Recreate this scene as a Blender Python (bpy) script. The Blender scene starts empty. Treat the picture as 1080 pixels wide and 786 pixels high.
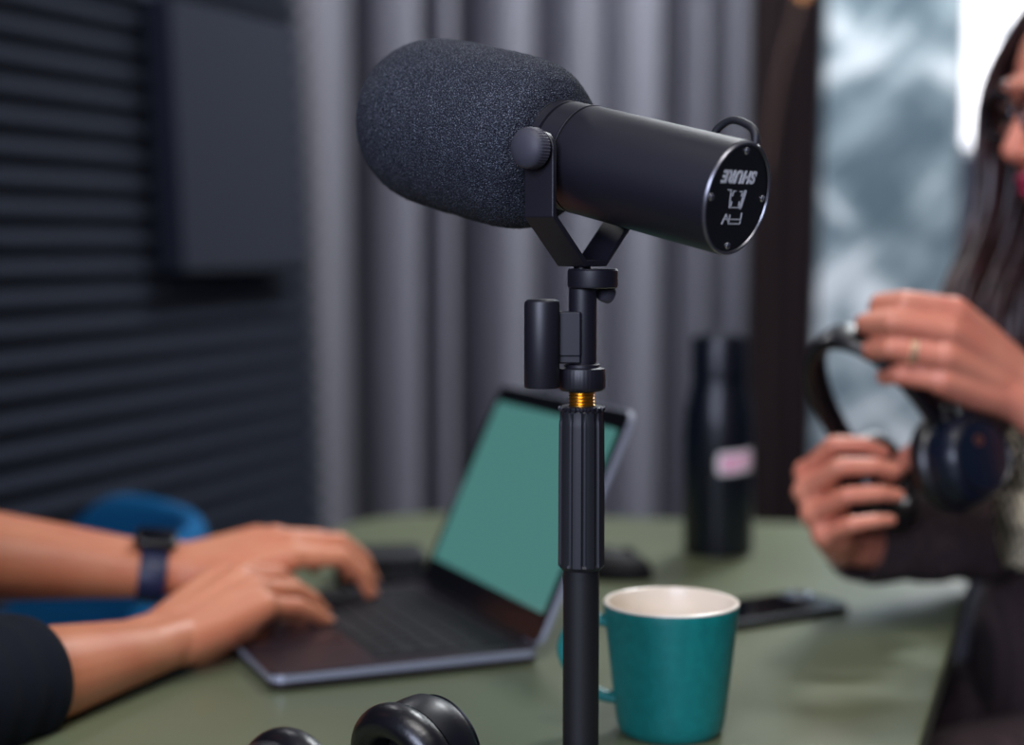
import bpy, bmesh, math, random
from mathutils import Vector as V, Matrix as M, Quaternion as Q, noise as NZ
random.seed(7)
PI = math.pi
sc = bpy.context.scene
COL = sc.collection

# ------------------------------------------------------------------ camera maths (photo frame 1080 x 786)
F = 1750.0
PITCH = math.atan(143 / F)
CZ = 1.085
CAM = V((0, 0, CZ))
FW = V((0, math.cos(PITCH), -math.sin(PITCH)))
UP = V((0, math.sin(PITCH), math.cos(PITCH)))
RT = V((1, 0, 0))
TZ = 0.75                                   # table top height


def W(px, py, d):
    return CAM + RT * ((px - 540) / F * d) + UP * ((393 - py) / F * d) + FW * d


def T(px, py, z=TZ):
    r = RT * ((px - 540) / F) + UP * ((393 - py) / F) + FW
    return CAM + r * ((z - CZ) / r.z)


def zat(py, y):
    return CZ + y * math.tan(math.atan((393 - py) / F) - PITCH)


# ------------------------------------------------------------------ materials
def lin(c):
    return tuple(((x / 255) / 12.92 if x / 255 <= 0.04045 else ((x / 255 + 0.055) / 1.055) ** 2.4) for x in c) + (1,)


def mat(name, rgb, rough=0.5, metal=0.0, bump=None, rgb2=None, nscale=30, emit=None, sss=0, spec=None, coat=0, sheen=0):
    m = bpy.data.materials.new(name)
    m.use_nodes = True
    nt = m.node_tree
    b = nt.nodes['Principled BSDF']
    b.inputs['Base Color'].default_value = lin(rgb)
    b.inputs['Roughness'].default_value = rough
    b.inputs['Metallic'].default_value = metal
    if spec is not None:
        b.inputs['Specular IOR Level'].default_value = spec
    if coat:
        b.inputs['Coat Weight'].default_value = coat
    if sheen:
        b.inputs['Sheen Weight'].default_value = sheen
    if sss:
        b.inputs['Subsurface Weight'].default_value = sss
        b.inputs['Subsurface Radius'].default_value = (0.012, 0.004, 0.002)
        b.inputs['Subsurface Scale'].default_value = 0.6
    tc = nt.nodes.new('ShaderNodeTexCoord')
    if rgb2 is not None:
        n = nt.nodes.new('ShaderNodeTexNoise')
        n.inputs['Scale'].default_value = nscale
        n.inputs['Detail'].default_value = 5
        nt.links.new(tc.outputs['Object'], n.inputs['Vector'])
        r = nt.nodes.new('ShaderNodeValToRGB')
        r.color_ramp.elements[0].position = 0.35
        r.color_ramp.elements[1].position = 0.65
        r.color_ramp.elements[0].color = lin(rgb)
        r.color_ramp.elements[1].color = lin(rgb2)
        nt.links.new(n.outputs['Fac'], r.inputs['Fac'])
        nt.links.new(r.outputs['Color'], b.inputs['Base Color'])
    if bump:
        n = nt.nodes.new('ShaderNodeTexNoise')
        n.inputs['Scale'].default_value = bump[0]
        n.inputs['Detail'].default_value = 4
        nt.links.new(tc.outputs['Object'], n.inputs['Vector'])
        bp = nt.nodes.new('ShaderNodeBump')
        bp.inputs['Strength'].default_value = bump[1]
        bp.inputs['Distance'].default_value = bump[2] if len(bump) > 2 else 0.001
        nt.links.new(n.outputs['Fac'], bp.inputs['Height'])
        nt.links.new(bp.outputs['Normal'], b.inputs['Normal'])
    if emit:
        b.inputs['Emission Color'].default_value = lin(emit[0])
        b.inputs['Emission Strength'].default_value = emit[1]
    return m


MT = {}
MT['black'] = mat('satin_black_metal', (17, 17, 27), 0.47, 0.0, (900, 0.08, 0.0003), spec=0.6)
MT['blackmatte'] = mat('matte_black_metal', (11, 11, 15), 0.6, 0.0, (1200, 0.1, 0.0003))
MT['knob'] = mat('black_knob_plastic', (56, 56, 66), 0.6)  # black plastic raised to grey, the light on the knob is in the colour
MT['rubber'] = mat('black_rubber', (24, 25, 31), 0.55, 0, (700, 0.1, 0.0003))
MT['plate'] = mat('black_gloss_plate', (7, 7, 9), 0.28)
MT['edge'] = mat('rim_highlight_metal', (120, 120, 126), 0.35, 0.9)
MT['chrome'] = mat('chrome_screw', (200, 200, 205), 0.22, 1.0)
MT['print'] = mat('pale_print', (205, 207, 210), 0.6)
MT['print2'] = mat('grey_print', (190, 192, 196), 0.6)
MT['brass'] = mat('brass_thread', (236, 178, 78), 0.3, 1.0)
MT['cup'] = mat('teal_glaze', (6, 110, 106), 0.42, 0, (260, 0.12, 0.0006), rgb2=(12, 120, 115), nscale=140)
MT['cupin'] = mat('cream_glaze', (240, 226, 206), 0.3)
MT['table'] = mat('sage_laminate', (99, 106, 79), 0.36, 0, (600, 0.04, 0.0002), rgb2=(94, 101, 75), nscale=6)
MT['tablewood'] = mat('table_edge_band', (70, 76, 62), 0.5)
MT['tubing'] = mat('table_leg_metal', (30, 30, 34), 0.45, 0.6)
MT['laptop'] = mat('dark_grey_aluminium', (54, 43, 49), 0.34, 0.6, (1500, 0.05, 0.0002))  # reddish tint puts the skin's reflection on the palm rest into the grey
MT['laptopedge'] = mat('bright_aluminium_edge', (150, 154, 166), 0.35, 0.35)
MT['key'] = mat('black_key', (11, 11, 17), 0.6, spec=0.3)
MT['keywell'] = mat('key_well', (10, 10, 14), 0.6, spec=0.3)
MT['bezel'] = mat('screen_bezel', (10, 10, 13), 0.3)
MT['track'] = mat('trackpad_glass', (52, 45, 51), 0.25, 0.4)
MT['bottle'] = mat('midnight_bottle_paint', (9, 15, 27), 0.34, 0.0, spec=0.55)
MT['sticker'] = mat('pink_sticker', (245, 170, 205), 0.5, rgb2=(255, 214, 232), nscale=25)
MT['stickerw'] = mat('white_sticker_border', (240, 236, 240), 0.5)
MT['phone'] = mat('phone_body', (12, 14, 22), 0.3)
MT['phoneglass'] = mat('phone_glass', (8, 9, 14), 0.08)
MT['lens'] = mat('camera_lens', (120, 130, 150), 0.1, 0.6)
MT['case'] = mat('black_case', (11, 12, 19), 0.6, spec=0.3)
MT['strap'] = mat('navy_strap', (16, 26, 62), 0.5)
MT['leather'] = mat('black_leatherette', (12, 12, 17), 0.34, 0, (260, 0.25, 0.0008), spec=0.6)
MT['hpshell'] = mat('black_headphone_shell', (12, 13, 19), 0.38)
MT['hpnavy'] = mat('navy_headphone_shell', (11, 19, 34), 0.32)
MT['copper'] = mat('copper_dot', (200, 130, 95), 0.3, 0.9)
MT['mesh'] = mat('speaker_cloth', (8, 8, 11), 0.9)
MT['skinm'] = mat('skin_tan', (204, 130, 94), 0.47, 0, (320, 0.25, 0.0006), rgb2=(196, 116, 82), nscale=22, sss=0.12)
MT['skinw'] = mat('skin_fair', (219, 142, 114), 0.45, 0, (320, 0.2, 0.0005), rgb2=(211, 126, 102), nscale=22, sss=0.12)
MT['lips'] = mat('rose_lipstick', (176, 34, 74), 0.35)
MT['nail'] = mat('nail', (206, 146, 134), 0.3)
MT['shirt'] = mat('navy_shirt_cloth', (12, 17, 27), 0.95, 0, (500, 0.4, 0.001), spec=0.2)
MT['trouser'] = mat('dark_trouser_cloth', (32, 30, 36), 0.9, 0, (500, 0.4, 0.001))
MT['shoe'] = mat('dark_shoe', (22, 20, 22), 0.6)
MT['hair'] = mat('dark_brown_hair', (34, 21, 21), 0.36, 0, rgb2=(62, 42, 41), nscale=60, spec=0.6)
MT['hairm'] = mat('short_dark_hair', (28, 20, 18), 0.5)
MT['eyewhite'] = mat('eye_white', (225, 218, 214), 0.2)
MT['iris'] = mat('brown_iris', (40, 24, 16), 0.15)
MT['glasses'] = mat('black_spectacle_frame', (10, 10, 14), 0.25)
MT['gold'] = mat('gold_ring', (248, 226, 188), 0.35, 0.8)
MT['blue'] = mat('blue_upholstery', (18, 98, 150), 0.9, 0, (900, 0.5, 0.001), rgb2=(14, 88, 138), nscale=200, spec=0.2)
MT['foamwall'] = mat('navy_acoustic_foam', (10, 20, 37), 0.95, 0, (300, 0.4, 0.002))
MT['navyboard'] = mat('navy_felt_board', (11, 19, 36), 0.92, 0, (400, 0.3, 0.001))
MT['curtain'] = mat('grey_curtain_cloth', (112, 112, 121), 0.9, 0, (900, 0.3, 0.001), rgb2=(105, 105, 115), nscale=260)
MT['curtainb'] = mat('dark_brown_curtain_cloth', (52, 37, 37), 0.9, 0, (900, 0.3, 0.001), rgb2=(44, 30, 32), nscale=200)
MT['wall'] = mat('wall_paint', (62, 65, 80), 0.9, 0, (120, 0.1, 0.001))
MT['ceil'] = mat('ceiling_paint', (104, 110, 130), 0.9)
MT['floor'] = mat('floor_boards', (74, 60, 52), 0.5, 0, (30, 0.1, 0.001), rgb2=(62, 50, 44), nscale=8)
MT['winframe'] = mat('window_frame_paint', (205, 208, 214), 0.5)
MT['winglow'] = mat('daylight_pane', (250, 250, 255), 0.3, emit=((255, 253, 255), 1.6))
MT['bulb'] = mat('warm_bulb', (255, 190, 120), 0.4, emit=((255, 170, 105), 1.2))
MT['cordb'] = mat('brown_cord', (74, 50, 42), 0.7)
MT['chairleg'] = mat('chair_leg_metal', (28, 28, 32), 0.4, 0.6)


def foam_mat():
    m = mat('open_cell_foam', (44, 47, 55), 0.95)
    nt = m.node_tree
    b = nt.nodes['Principled BSDF']
    tc = nt.nodes['Texture Coordinate']
    v = nt.nodes.new('ShaderNodeTexVoronoi'); v.inputs['Scale'].default_value = 900
    n = nt.nodes.new('ShaderNodeTexNoise'); n.inputs['Scale'].default_value = 1500; n.inputs['Detail'].default_value = 2
    nt.links.new(tc.outputs['Object'], v.inputs['Vector']); nt.links.new(tc.outputs['Object'], n.inputs['Vector'])
    r = nt.nodes.new('ShaderNodeValToRGB')
    e = r.color_ramp.elements
    e[0].position = 0.42; e[0].color = lin((25, 27, 35))
    e[1].position = 0.74; e[1].color = lin((120, 126, 136))  # pale specks put the highlights on the foam pores into the colour
    x = e.new(0.56); x.color = lin((46, 50, 60))
    nt.links.new(n.outputs['Fac'], r.inputs['Fac'])
    nt.links.new(r.outputs['Color'], b.inputs['Base Color'])
    bp = nt.nodes.new('ShaderNodeBump'); bp.inputs['Strength'].default_value = 0.7; bp.inputs['Distance'].default_value = 0.0012
    nt.links.new(v.outputs['Distance'], bp.inputs['Height'])
    nt.links.new(bp.outputs['Normal'], b.inputs['Normal'])
    b.inputs['Specular IOR Level'].default_value = 0.2
    return m


MT['foam'] = foam_mat()


def check_mat(name, a, c, size, rough=0.9):
    """woven houndstooth-like check"""
    m = mat(name, a, rough)
    nt = m.node_tree
    b = nt.nodes['Principled BSDF']
    tc = nt.nodes['Texture Coordinate']
    mp = nt.nodes.new('ShaderNodeMapping'); mp.inputs['Rotation'].default_value = (0.5, 0.6, 0.7)
    ck = nt.nodes.new('ShaderNodeTexChecker'); ck.inputs['Scale'].default_value = 1 / size
    ck.inputs['Color1'].default_value = lin(a); ck.inputs['Color2'].default_value = lin(c)
    n = nt.nodes.new('ShaderNodeTexNoise'); n.inputs['Scale'].default_value = 300
    mx = nt.nodes.new('ShaderNodeMixRGB'); mx.blend_type = 'ADD'; mx.inputs['Fac'].default_value = 0.004
    nt.links.new(tc.outputs['Object'], n.inputs['Vector'])
    nt.links.new(tc.outputs['Object'], mx.inputs['Color1']); nt.links.new(n.outputs['Color'], mx.inputs['Color2'])
    nt.links.new(mx.outputs['Color'], mp.inputs['Vector'])
    nt.links.new(mp.outputs['Vector'], ck.inputs['Vector'])
    nt.links.new(ck.outputs['Color'], b.inputs['Base Color'])
    return m


MT['jacket'] = check_mat('brown_tweed', (72, 54, 54), (40, 30, 33), 0.006)
MT['cuff'] = check_mat('cream_houndstooth', (214, 200, 170), (16, 12, 14), 0.011)


def film_mat():
    """silvery crinkled plastic film"""
    m = mat('silver_film', (150, 165, 172), 0.3)
    nt = m.node_tree
    b = nt.nodes['Principled BSDF']
    tc = nt.nodes['Texture Coordinate']
    def streak(rot, sc_, stretch, det=4):
        mp = nt.nodes.new('ShaderNodeMapping')
        mp.vector_type = 'TEXTURE'
        mp.inputs['Rotation'].default_value = (0, rot, 0)
        mp.inputs['Scale'].default_value = (1 / stretch, 1, 1)
        n = nt.nodes.new('ShaderNodeTexNoise'); n.inputs['Scale'].default_value = sc_; n.inputs['Detail'].default_value = det
        n.inputs['Distortion'].default_value = 0.6
        nt.links.new(tc.outputs['Object'], mp.inputs['Vector']); nt.links.new(mp.outputs['Vector'], n.inputs['Vector'])
        return n
    a = streak(0.75, 3.4, 4.0); c = streak(-0.7, 3.0, 4.0); d = streak(0.0, 4, 1.0, 6)
    m1 = nt.nodes.new('ShaderNodeMath'); m1.operation = 'MAXIMUM'
    nt.links.new(a.outputs['Fac'], m1.inputs[0]); nt.links.new(c.outputs['Fac'], m1.inputs[1])
    m2 = nt.nodes.new('ShaderNodeMath'); m2.operation = 'MULTIPLY'
    nt.links.new(m1.outputs[0], m2.inputs[0]); nt.links.new(d.outputs['Fac'], m2.inputs[1])
    r = nt.nodes.new('ShaderNodeValToRGB')
    e = r.color_ramp.elements
    e[0].position = 0.2; e[0].color = lin((92, 109, 119))
    e[1].position = 0.37; e[1].color = lin((225, 232, 236))
    x = e.new(0.28); x.color = lin((148, 164, 171))
    nt.links.new(m2.outputs[0], r.inputs['Fac']); nt.links.new(r.outputs['Color'], b.inputs['Base Color'])
    bp = nt.nodes.new('ShaderNodeBump'); bp.inputs['Strength'].default_value = 0.6; bp.inputs['Distance'].default_value = 0.01
    nt.links.new(m2.outputs[0], bp.inputs['Height']); nt.links.new(bp.outputs['Normal'], b.inputs['Normal'])
    b.inputs['Metallic'].default_value = 0.25
    return m


MT['film'] = film_mat()


def screen_mat():
    m = mat('lit_screen', (10, 16, 16), 0.25, emit=((88, 148, 143), 0.66))
    return m


MT['screen'] = screen_mat()


# ------------------------------------------------------------------ mesh helpers
def frame(o, x, y, z):
    m = M.Identity(4)
    for i, c in enumerate((x, y, z)):
        m[0][i], m[1][i], m[2][i] = c
    m[0][3], m[1][3], m[2][3] = o
    return m


def axis_frame(o, z, hint=V((0, 0, 1))):
    z = z.normalized()
    if abs(z.dot(hint)) > 0.98:
        hint = V((1, 0, 0))
    x = hint.cross(z).normalized()
    return frame(o, x, z.cross(x), z)


def lathe(bm, prof, m=M.Identity(4), seg=48, mi=0, rfun=None, cap=True):
    """prof [(r, z)] open profile, revolved round local z; ends with r = 0 close it, else capped flat"""
    rings = []
    for r, z in prof:
        if r < 1e-7:
            rings.append([bm.verts.new(m @ V((0, 0, z)))])
        else:
            rings.append([bm.verts.new(m @ V(((r * (rfun(i / seg * 2 * PI, z) if rfun else 1)) * math.cos(i / seg * 2 * PI), (r * (rfun(i / seg * 2 * PI, z) if rfun else 1)) * math.sin(i / seg * 2 * PI), z))) for i in range(seg)])
    fs = []
    for a, b in zip(rings, rings[1:]):
        for i in range(seg):
            j = (i + 1) % seg
            if len(a) == 1 and len(b) == 1:
                continue
            if len(a) == 1:
                fs.append(bm.faces.new((a[0], b[i], b[j])))
            elif len(b) == 1:
                fs.append(bm.faces.new((a[i], b[0], a[j])))
            else:
                fs.append(bm.faces.new((a[i], b[i], b[j], a[j])))
    if cap:
        if len(rings[0]) > 1:
            fs.append(bm.faces.new(rings[0]))
        if len(rings[-1]) > 1:
            fs.append(bm.faces.new(rings[-1][::-1]))
    for f in fs:
        f.material_index = mi
        f.smooth = True
    return fs


def sweep(bm, pts, rad, seg=16, sect=None, mi=0, close=False, cap=True, up=None):
    """tube along pts; rad scalar or list; sect(angle)->(x,y) unit section"""
    n = len(pts)
    pts = [V(p) for p in pts]
    if not hasattr(rad, '__len__'):
        rad = [rad] * n
    tang = []
    for i in range(n):
        if close:
            t = pts[(i + 1) % n] - pts[i - 1]
        else:
            t = pts[min(i + 1, n - 1)] - pts[max(i - 1, 0)]
        tang.append(t.normalized())
    h = up if up is not None else (V((0, 0, 1)) if abs(tang[0].z) < 0.9 else V((1, 0, 0)))
    x = h.cross(tang[0]).normalized()
    rings = []
    for i in range(n):
        if up is not None:
            x = up.cross(tang[i])
            x = x.normalized() if x.length > 1e-4 else V((1, 0, 0))
        else:
            x = (x - tang[i] * x.dot(tang[i])).normalized()
        y = tang[i].cross(x)
        ring = []
        for k in range(seg):
            a = k / seg * 2 * PI
            sx, sy = sect(a) if sect else (math.cos(a), math.sin(a))
            ring.append(bm.verts.new(pts[i] + x * (sx * rad[i]) + y * (sy * rad[i])))
        rings.append(ring)
    prs = list(zip(rings, rings[1:])) + ([(rings[-1], rings[0])] if close else [])
    for a, b in prs:
        for i in range(seg):
            j = (i + 1) % seg
            f = bm.faces.new((a[i], a[j], b[j], b[i])); f.smooth = True; f.material_index = mi
    if cap and not close:
        f = bm.faces.new(rings[0][::-1]); f.material_index = mi
        f = bm.faces.new(rings[-1]); f.material_index = mi


def prism(bm, poly, h0, h1, m=M.Identity(4), bev=0.0, seg=3, mi=0, smooth=False):
    """extruded polygon (list of (x, y)) from local z h0 to h1 with bevelled rims"""
    b2 = bmesh.new()
    lo = [b2.verts.new((x, y, h0)) for x, y in poly]
    hi = [b2.verts.new((x, y, h1)) for x, y in poly]
    n = len(poly)
    b2.faces.new(lo[::-1]); b2.faces.new(hi)
    for i in range(n):
        b2.faces.new((lo[i], lo[(i + 1) % n], hi[(i + 1) % n], hi[i]))
    bmesh.ops.recalc_face_normals(b2, faces=b2.faces)
    if bev:
        es = [e for e in b2.edges if abs(e.verts[0].co.z - e.verts[1].co.z) < 1e-9]
        bmesh.ops.bevel(b2, geom=es, offset=bev, segments=seg, affect='EDGES', profile=0.5)
    merge(bm, b2, m, mi, smooth)


def box(bm, c, s, m=M.Identity(4), bev=0.0, seg=2, mi=0, smooth=False):
    b2 = bmesh.new()
    bmesh.ops.create_cube(b2, size=1)
    for v in b2.verts:
        v.co = V((v.co.x * s[0] + c[0], v.co.y * s[1] + c[1], v.co.z * s[2] + c[2]))
    if bev:
        bmesh.ops.bevel(b2, geom=b2.edges[:], offset=bev, segments=seg, affect='EDGES', profile=0.5)
    merge(bm, b2, m, mi, smooth)


def merge(bm, b2, m=M.Identity(4), mi=0, smooth=False):
    mp = {v: bm.verts.new(m @ v.co) for v in b2.verts}
    for f in b2.faces:
        try:
            g = bm.faces.new([mp[v] for v in f.verts])
        except ValueError:
            continue
        g.material_index = mi if mi else f.material_index
        g.smooth = smooth or f.smooth
    b2.free()


def rrect(w, h, r, n=6, cx=0, cy=0):
    out = []
    for (sx, sy, a0) in ((1, 1, 0), (-1, 1, 90), (-1, -1, 180), (1, -1, 270)):
        for i in range(n + 1):
            a = math.radians(a0 + 90 * i / n)
            out.append((cx + sx * (w / 2 - r) + r * math.cos(a), cy + sy * (h / 2 - r) + r * math.sin(a)))
    return out


def spline(pts, n=8, close=False):
    pts = [V(p) for p in pts]
    out = []
    m = len(pts)
    for i in range(m if close else m - 1):
        p0 = pts[i - 1] if (close or i > 0) else pts[0] * 2 - pts[1]
        p1, p2 = pts[i], pts[(i + 1) % m]
        p3 = pts[(i + 2) % m] if (close or i + 2 < m) else p2 * 2 - p1
        for k in range(n):
            t = k / n
            out.append(0.5 * ((2 * p1) + (p2 - p0) * t + (2 * p0 - 5 * p1 + 4 * p2 - p3) * t * t + (3 * p1 - p0 - 3 * p2 + p3) * t ** 3))
    if not close:
        out.append(pts[-1])
    return out


def wpos(o):
    p = V((0, 0, 0))
    while o is not None:
        p = p + o.location
        o = o.parent
    return p


def obj(name, bm, mats, parent=None, recalc=True, origin=None, sharp=0.6, mods=None):
    """bm holds world coordinates; links ONE mesh object, its origin at the parent's"""
    if recalc:
        bmesh.ops.recalc_face_normals(bm, faces=bm.faces)
    o0 = wpos(parent) if parent is not None else (V(origin) if origin is not None else V((0, 0, 0)))
    for v in bm.verts:
        v.co -= o0
    for e in bm.edges:
        if len(e.link_faces) == 2 and e.calc_face_angle(0) > sharp:
            e.smooth = False
    me = bpy.data.meshes.new(name)
    bm.to_mesh(me)
    bm.free()
    for m in (mats if isinstance(mats, (list, tuple)) else [mats]):
        me.materials.append(MT[m] if isinstance(m, str) else m)
    o = bpy.data.objects.new(name, me)
    COL.objects.link(o)
    if parent is not None:
        o.parent = parent
    else:
        o.location = o0
    return o


def tag(o, label, cat, group=None):
    o['label'] = label; o['category'] = cat
    if group:
        o['group'] = group
    return o


def thing(name, label, cat, loc, group=None):
    o = bpy.data.objects.new(name, None)
    COL.objects.link(o)
    o.location = loc
    o.empty_display_size = 0.05
    return tag(o, label, cat, group)


def struct(o):
    o['kind'] = 'structure'
    return o


# ------------------------------------------------------------------ the room shell
X0, X1, Y0, Y1, ZC = -2.1, 2.3, -1.6, 4.1, 2.75
b = bmesh.new(); box(b, ((X0 + X1) / 2, (Y0 + Y1) / 2, -0.05), (X1 - X0 + 0.2, Y1 - Y0 + 0.2, 0.1)); struct(obj('floor', b, 'floor'))
b = bmesh.new(); box(b, ((X0 + X1) / 2, (Y0 + Y1) / 2, ZC + 0.05), (X1 - X0 + 0.2, Y1 - Y0 + 0.2, 0.1)); struct(obj('ceiling', b, 'ceil'))
b = bmesh.new(); box(b, (X0 - 0.05, (Y0 + Y1) / 2, ZC / 2), (0.1, Y1 - Y0, ZC)); struct(obj('wall_left', b, 'wall'))
b = bmesh.new(); box(b, (X1 + 0.05, (Y0 + Y1) / 2, ZC / 2), (0.1, Y1 - Y0, ZC)); struct(obj('wall_right', b, 'wall'))
b = bmesh.new(); box(b, ((X0 + X1) / 2, Y0 - 0.05, ZC / 2), (X1 - X0, 0.1, ZC)); struct(obj('wall_front', b, 'wall'))
# back wall with the window opening at the right
wx0, wx1 = W(1006, 100, 4.12).x, W(1006, 100, 4.12).x + 0.60
wz0, wz1 = W(1010, 162, 4.12).z, 2.4
b = bmesh.new()
box(b, ((X0 + wx0) / 2, Y1 + 0.05, ZC / 2), (wx0 - X0, 0.1, ZC))
box(b, ((X1 + wx1) / 2, Y1 + 0.05, ZC / 2), (X1 - wx1, 0.1, ZC))
box(b, ((wx0 + wx1) / 2, Y1 + 0.05, wz0 / 2), (wx1 - wx0, 0.1, wz0))
box(b, ((wx0 + wx1) / 2, Y1 + 0.05, (wz1 + ZC) / 2), (wx1 - wx0, 0.1, ZC - wz1))
struct(obj('wall_back', b, 'wall'))
# window: frame, mullion and the bright daylight pane
b = bmesh.new()
wm = (wx0 + wx1) / 2
for cx, cz, sx, sz in ((wx0 + 0.008, (wz0 + wz1) / 2, 0.016, wz1 - wz0), (wx1 - 0.02, (wz0 + wz1) / 2, 0.04, wz1 - wz0),
                       (wm, wz0 + 0.01, wx1 - wx0, 0.02), (wm, wz1 - 0.02, wx1 - wx0, 0.04), (wx0 + 0.105, (wz0 + wz1) / 2, 0.022, wz1 - wz0)):
    box(b, (cx, Y1 + 0.03, cz), (sx, 0.05, sz), bev=0.002)
win = struct(obj('window_1', b, 'winframe'))
b = bmesh.new(); box(b, (wm, Y1 + 0.045, (wz0 + wz1) / 2), (wx1 - wx0, 0.006, wz1 - wz0)); p = obj('pane', b, 'winglow', win)

# ------------------------------------------------------------------ acoustic foam screen on the left (ridged) and flat board on it
LEAN = math.radians(2.6)
wd = V((0.394, 1, 0)).normalized()                        # along the screen, away from the camera
wn = V((wd.y, -wd.x, 0))                                 # faces the table
wa = V((-0.7406, 2.40, 0))


def hit_screen(px):
    """distance along the screen where image column px meets it at eye height"""
    k = (px - 540) / F
    # wa + wd*s : x = k*y*(~1/cos) at eye height
    return (k * wa.y / math.cos(PITCH) - wa.x) / (wd.x - k * wd.y / math.cos(PITCH))


s1 = hit_screen(319)
zu = (V((0, 0, 1)) * math.cos(LEAN) - wn * math.sin(LEAN)).normalized()
nn = wd.cross(zu).normalized()
if nn.dot(wn) < 0:
    nn = -nn
# leans back about the floor so that at eye height it stands on wa
base0 = wa + wn * (math.tan(LEAN) * CZ)
SM = frame(base0, wd, nn, zu)
per, dep, H = 0.044, 0.028, 2.5
b = bmesh.new()
sL, sR = -0.9, s1
prof = [(-0.06, 0.0)]
k = 0
while k * per < H - per:
    z = k * per
    prof += [(0.0, z + 0.003), (dep * 0.55, z + per * 0.18), (dep, z + per * 0.42), (dep, z + per * 0.55), (dep * 0.5, z + per * 0.8)]
    k += 1
prof += [(0.0, k * per), (-0.06, k * per)]
ra = [b.verts.new(SM @ V((sL, y, z))) for y, z in prof]
rb = [b.verts.new(SM @ V((sR, y, z))) for y, z in prof]
for i in range(len(prof)):
    j = (i + 1) % len(prof)
    b.faces.new((ra[i], rb[i], rb[j], ra[j]))
b.faces.new(ra); b.faces.new(rb[::-1])
scr = obj('acoustic_foam_screen', b, 'foamwall', origin=base0)
tag(scr, 'tall dark navy acoustic foam screen with horizontal ridges, left of the grey curtain', 'acoustic panel')
b = bmesh.new()
bl, br = hit_screen(152), hit_screen(287)
zb, zt = W(220, 287, 2.84).z, W(220, 10, 2.84).z
prism(b, rrect(br - bl, (zt - zb), 0.004, 2, (bl + br) / 2, (zt + zb) / 2), 0.0, 0.05, SM @ M(((1, 0, 0, 0), (0, 0, 1, dep + 0.001), (0, 1, 0, 0), (0, 0, 0, 1))), 0.004)
bd = obj('felt_board', b, 'navyboard', origin=SM @ V(((bl + br) / 2, dep, zb)))
tag(bd, 'flat dark navy rectangular board hung on the ridged foam screen', 'board')

# ------------------------------------------------------------------ curtains


def curtain(name, p0, p1, amp, waves, z0, z1, mm, label, cat, seed=0, irregular=0.35):
    """cloth sheet with rounded pleats and deep narrow valleys"""
    r = random.Random(seed)
    L = (p1 - p0).length
    d = (p1 - p0).normalized()
    nrm = V((d.y, -d.x, 0))
    knots = []
    s = 0
    while s < L:
        w = L / waves * (1 + irregular * (r.random() * 2 - 1))
        knots.append((s, w, amp * (0.55 + 0.7 * r.random()), 0.35 + 0.3 * r.random()))
        s += w
    b = bmesh.new()
    n = int(L / 0.004)
    rows = 10
    grid = []
    for k in range(rows + 1):
        z = z1 + (z0 - z1) * k / rows
        row = []
        for i in range(n + 1):
            s = L * i / n
            y = 0
            for (s0, w, a, c) in knots:
                ph = (s - s0) / w - c
                if abs(ph) < 1.5:
                    y -= a * math.exp(-(ph / 0.20) ** 2)
                    y += a * 0.25 * math.exp(-((ph - 0.5) / 0.25) ** 2)
            y += 0.012 * math.sin(s * 9 + k * 0.25 + seed) + 0.006 * math.sin(s * 41 + k * 0.15)
            row.append(b.verts.new(p0 + d * s + nrm * y + V((0, 0, z))))
        grid.append(row)
    for k in range(rows):
        for i in range(n):
            f = b.faces.new((grid[k][i], grid[k][i + 1], grid[k + 1][i + 1], grid[k + 1][i])); f.smooth = True
    o = obj(name, b, mm, origin=p0 + V((0, 0, z0)), sharp=9)
    md = o.modifiers.new('thickness', 'SOLIDIFY'); md.thickness = 0.003
    return tag(o, label, cat)


YC = 3.6


def cx(px, y=YC):
    return V(((px - 540) / F * y / math.cos(PITCH), y, 0))


curtain('curtain', cx(255), cx(792, 3.88), 0.17, 8, 0.02, 2.7, 'curtain', 'long pleated grey curtain hanging behind the table', 'curtain', 5)
curtain('curtain', cx(788, 3.95), cx(885, 3.95), 0.05, 4, 0.02, 2.7, 'curtainb', 'narrow dark brown curtain between the grey curtain and the silvery panel', 'curtain', 9)

# silvery film-wrapped panel
pl, pr = cx(861, 3.3), cx(1006, 3.3)
b = bmesh.new()
pd = (pr - pl).normalized()
PM = frame(V((pl.x, 3.3, 0.02)), pd, V((0, 1, 0)), V((0, 0, 1)))
box(b, ((pr - pl).length / 2, 0.02, 1.2), ((pr - pl).length, 0.03, 2.4), PM, bev=0.004)
for v in b.verts:                                        # the upright left edge splays a little outwards towards the top
    t = (v.co.z - 0.8) / 1.6
    v.co.x += 0.03 * t * (1 if v.co.x < (pl.x + pr.x) / 2 else 0.6)
fp = obj('film_panel', b, 'film', origin=(pl.x, 3.3, 0.02))
tag(fp, 'upright silvery blue panel with crinkled streaks, beside the bright window', 'panel')

# little warm bulb on its cord in front of the brown curtain
tb = W(846, -7, 3.55)
bt = thing('string_light', 'small warm glowing bulb on a brown cord in front of the dark brown curtain', 'string light', tb)
b = bmesh.new()
lathe(b, [(0, -0.012), (0.006, -0.010), (0.0095, -0.002), (0.008, 0.006), (0.004, 0.012), (0, 0.013)], M.Translation(tb), 20); obj('bulb', b, 'bulb', bt)
b = bmesh.new()
sweep(b, spline([tb + V((0, 0, 0.012)), W(835, 30, 3.53), W(822, 80, 3.53), W(814, 130, 3.54), W(806, 180, 3.55)][::-1] + [W(852, -60, 3.57), W(850, -250, 3.58)], 6), 0.005, 8); obj('cord', b, 'cordb', bt)

# ------------------------------------------------------------------ table
tp = [(-0.167, 2.016), (0.545, 1.896), (0.152, 0.72), (-0.54, 0.72)]


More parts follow.
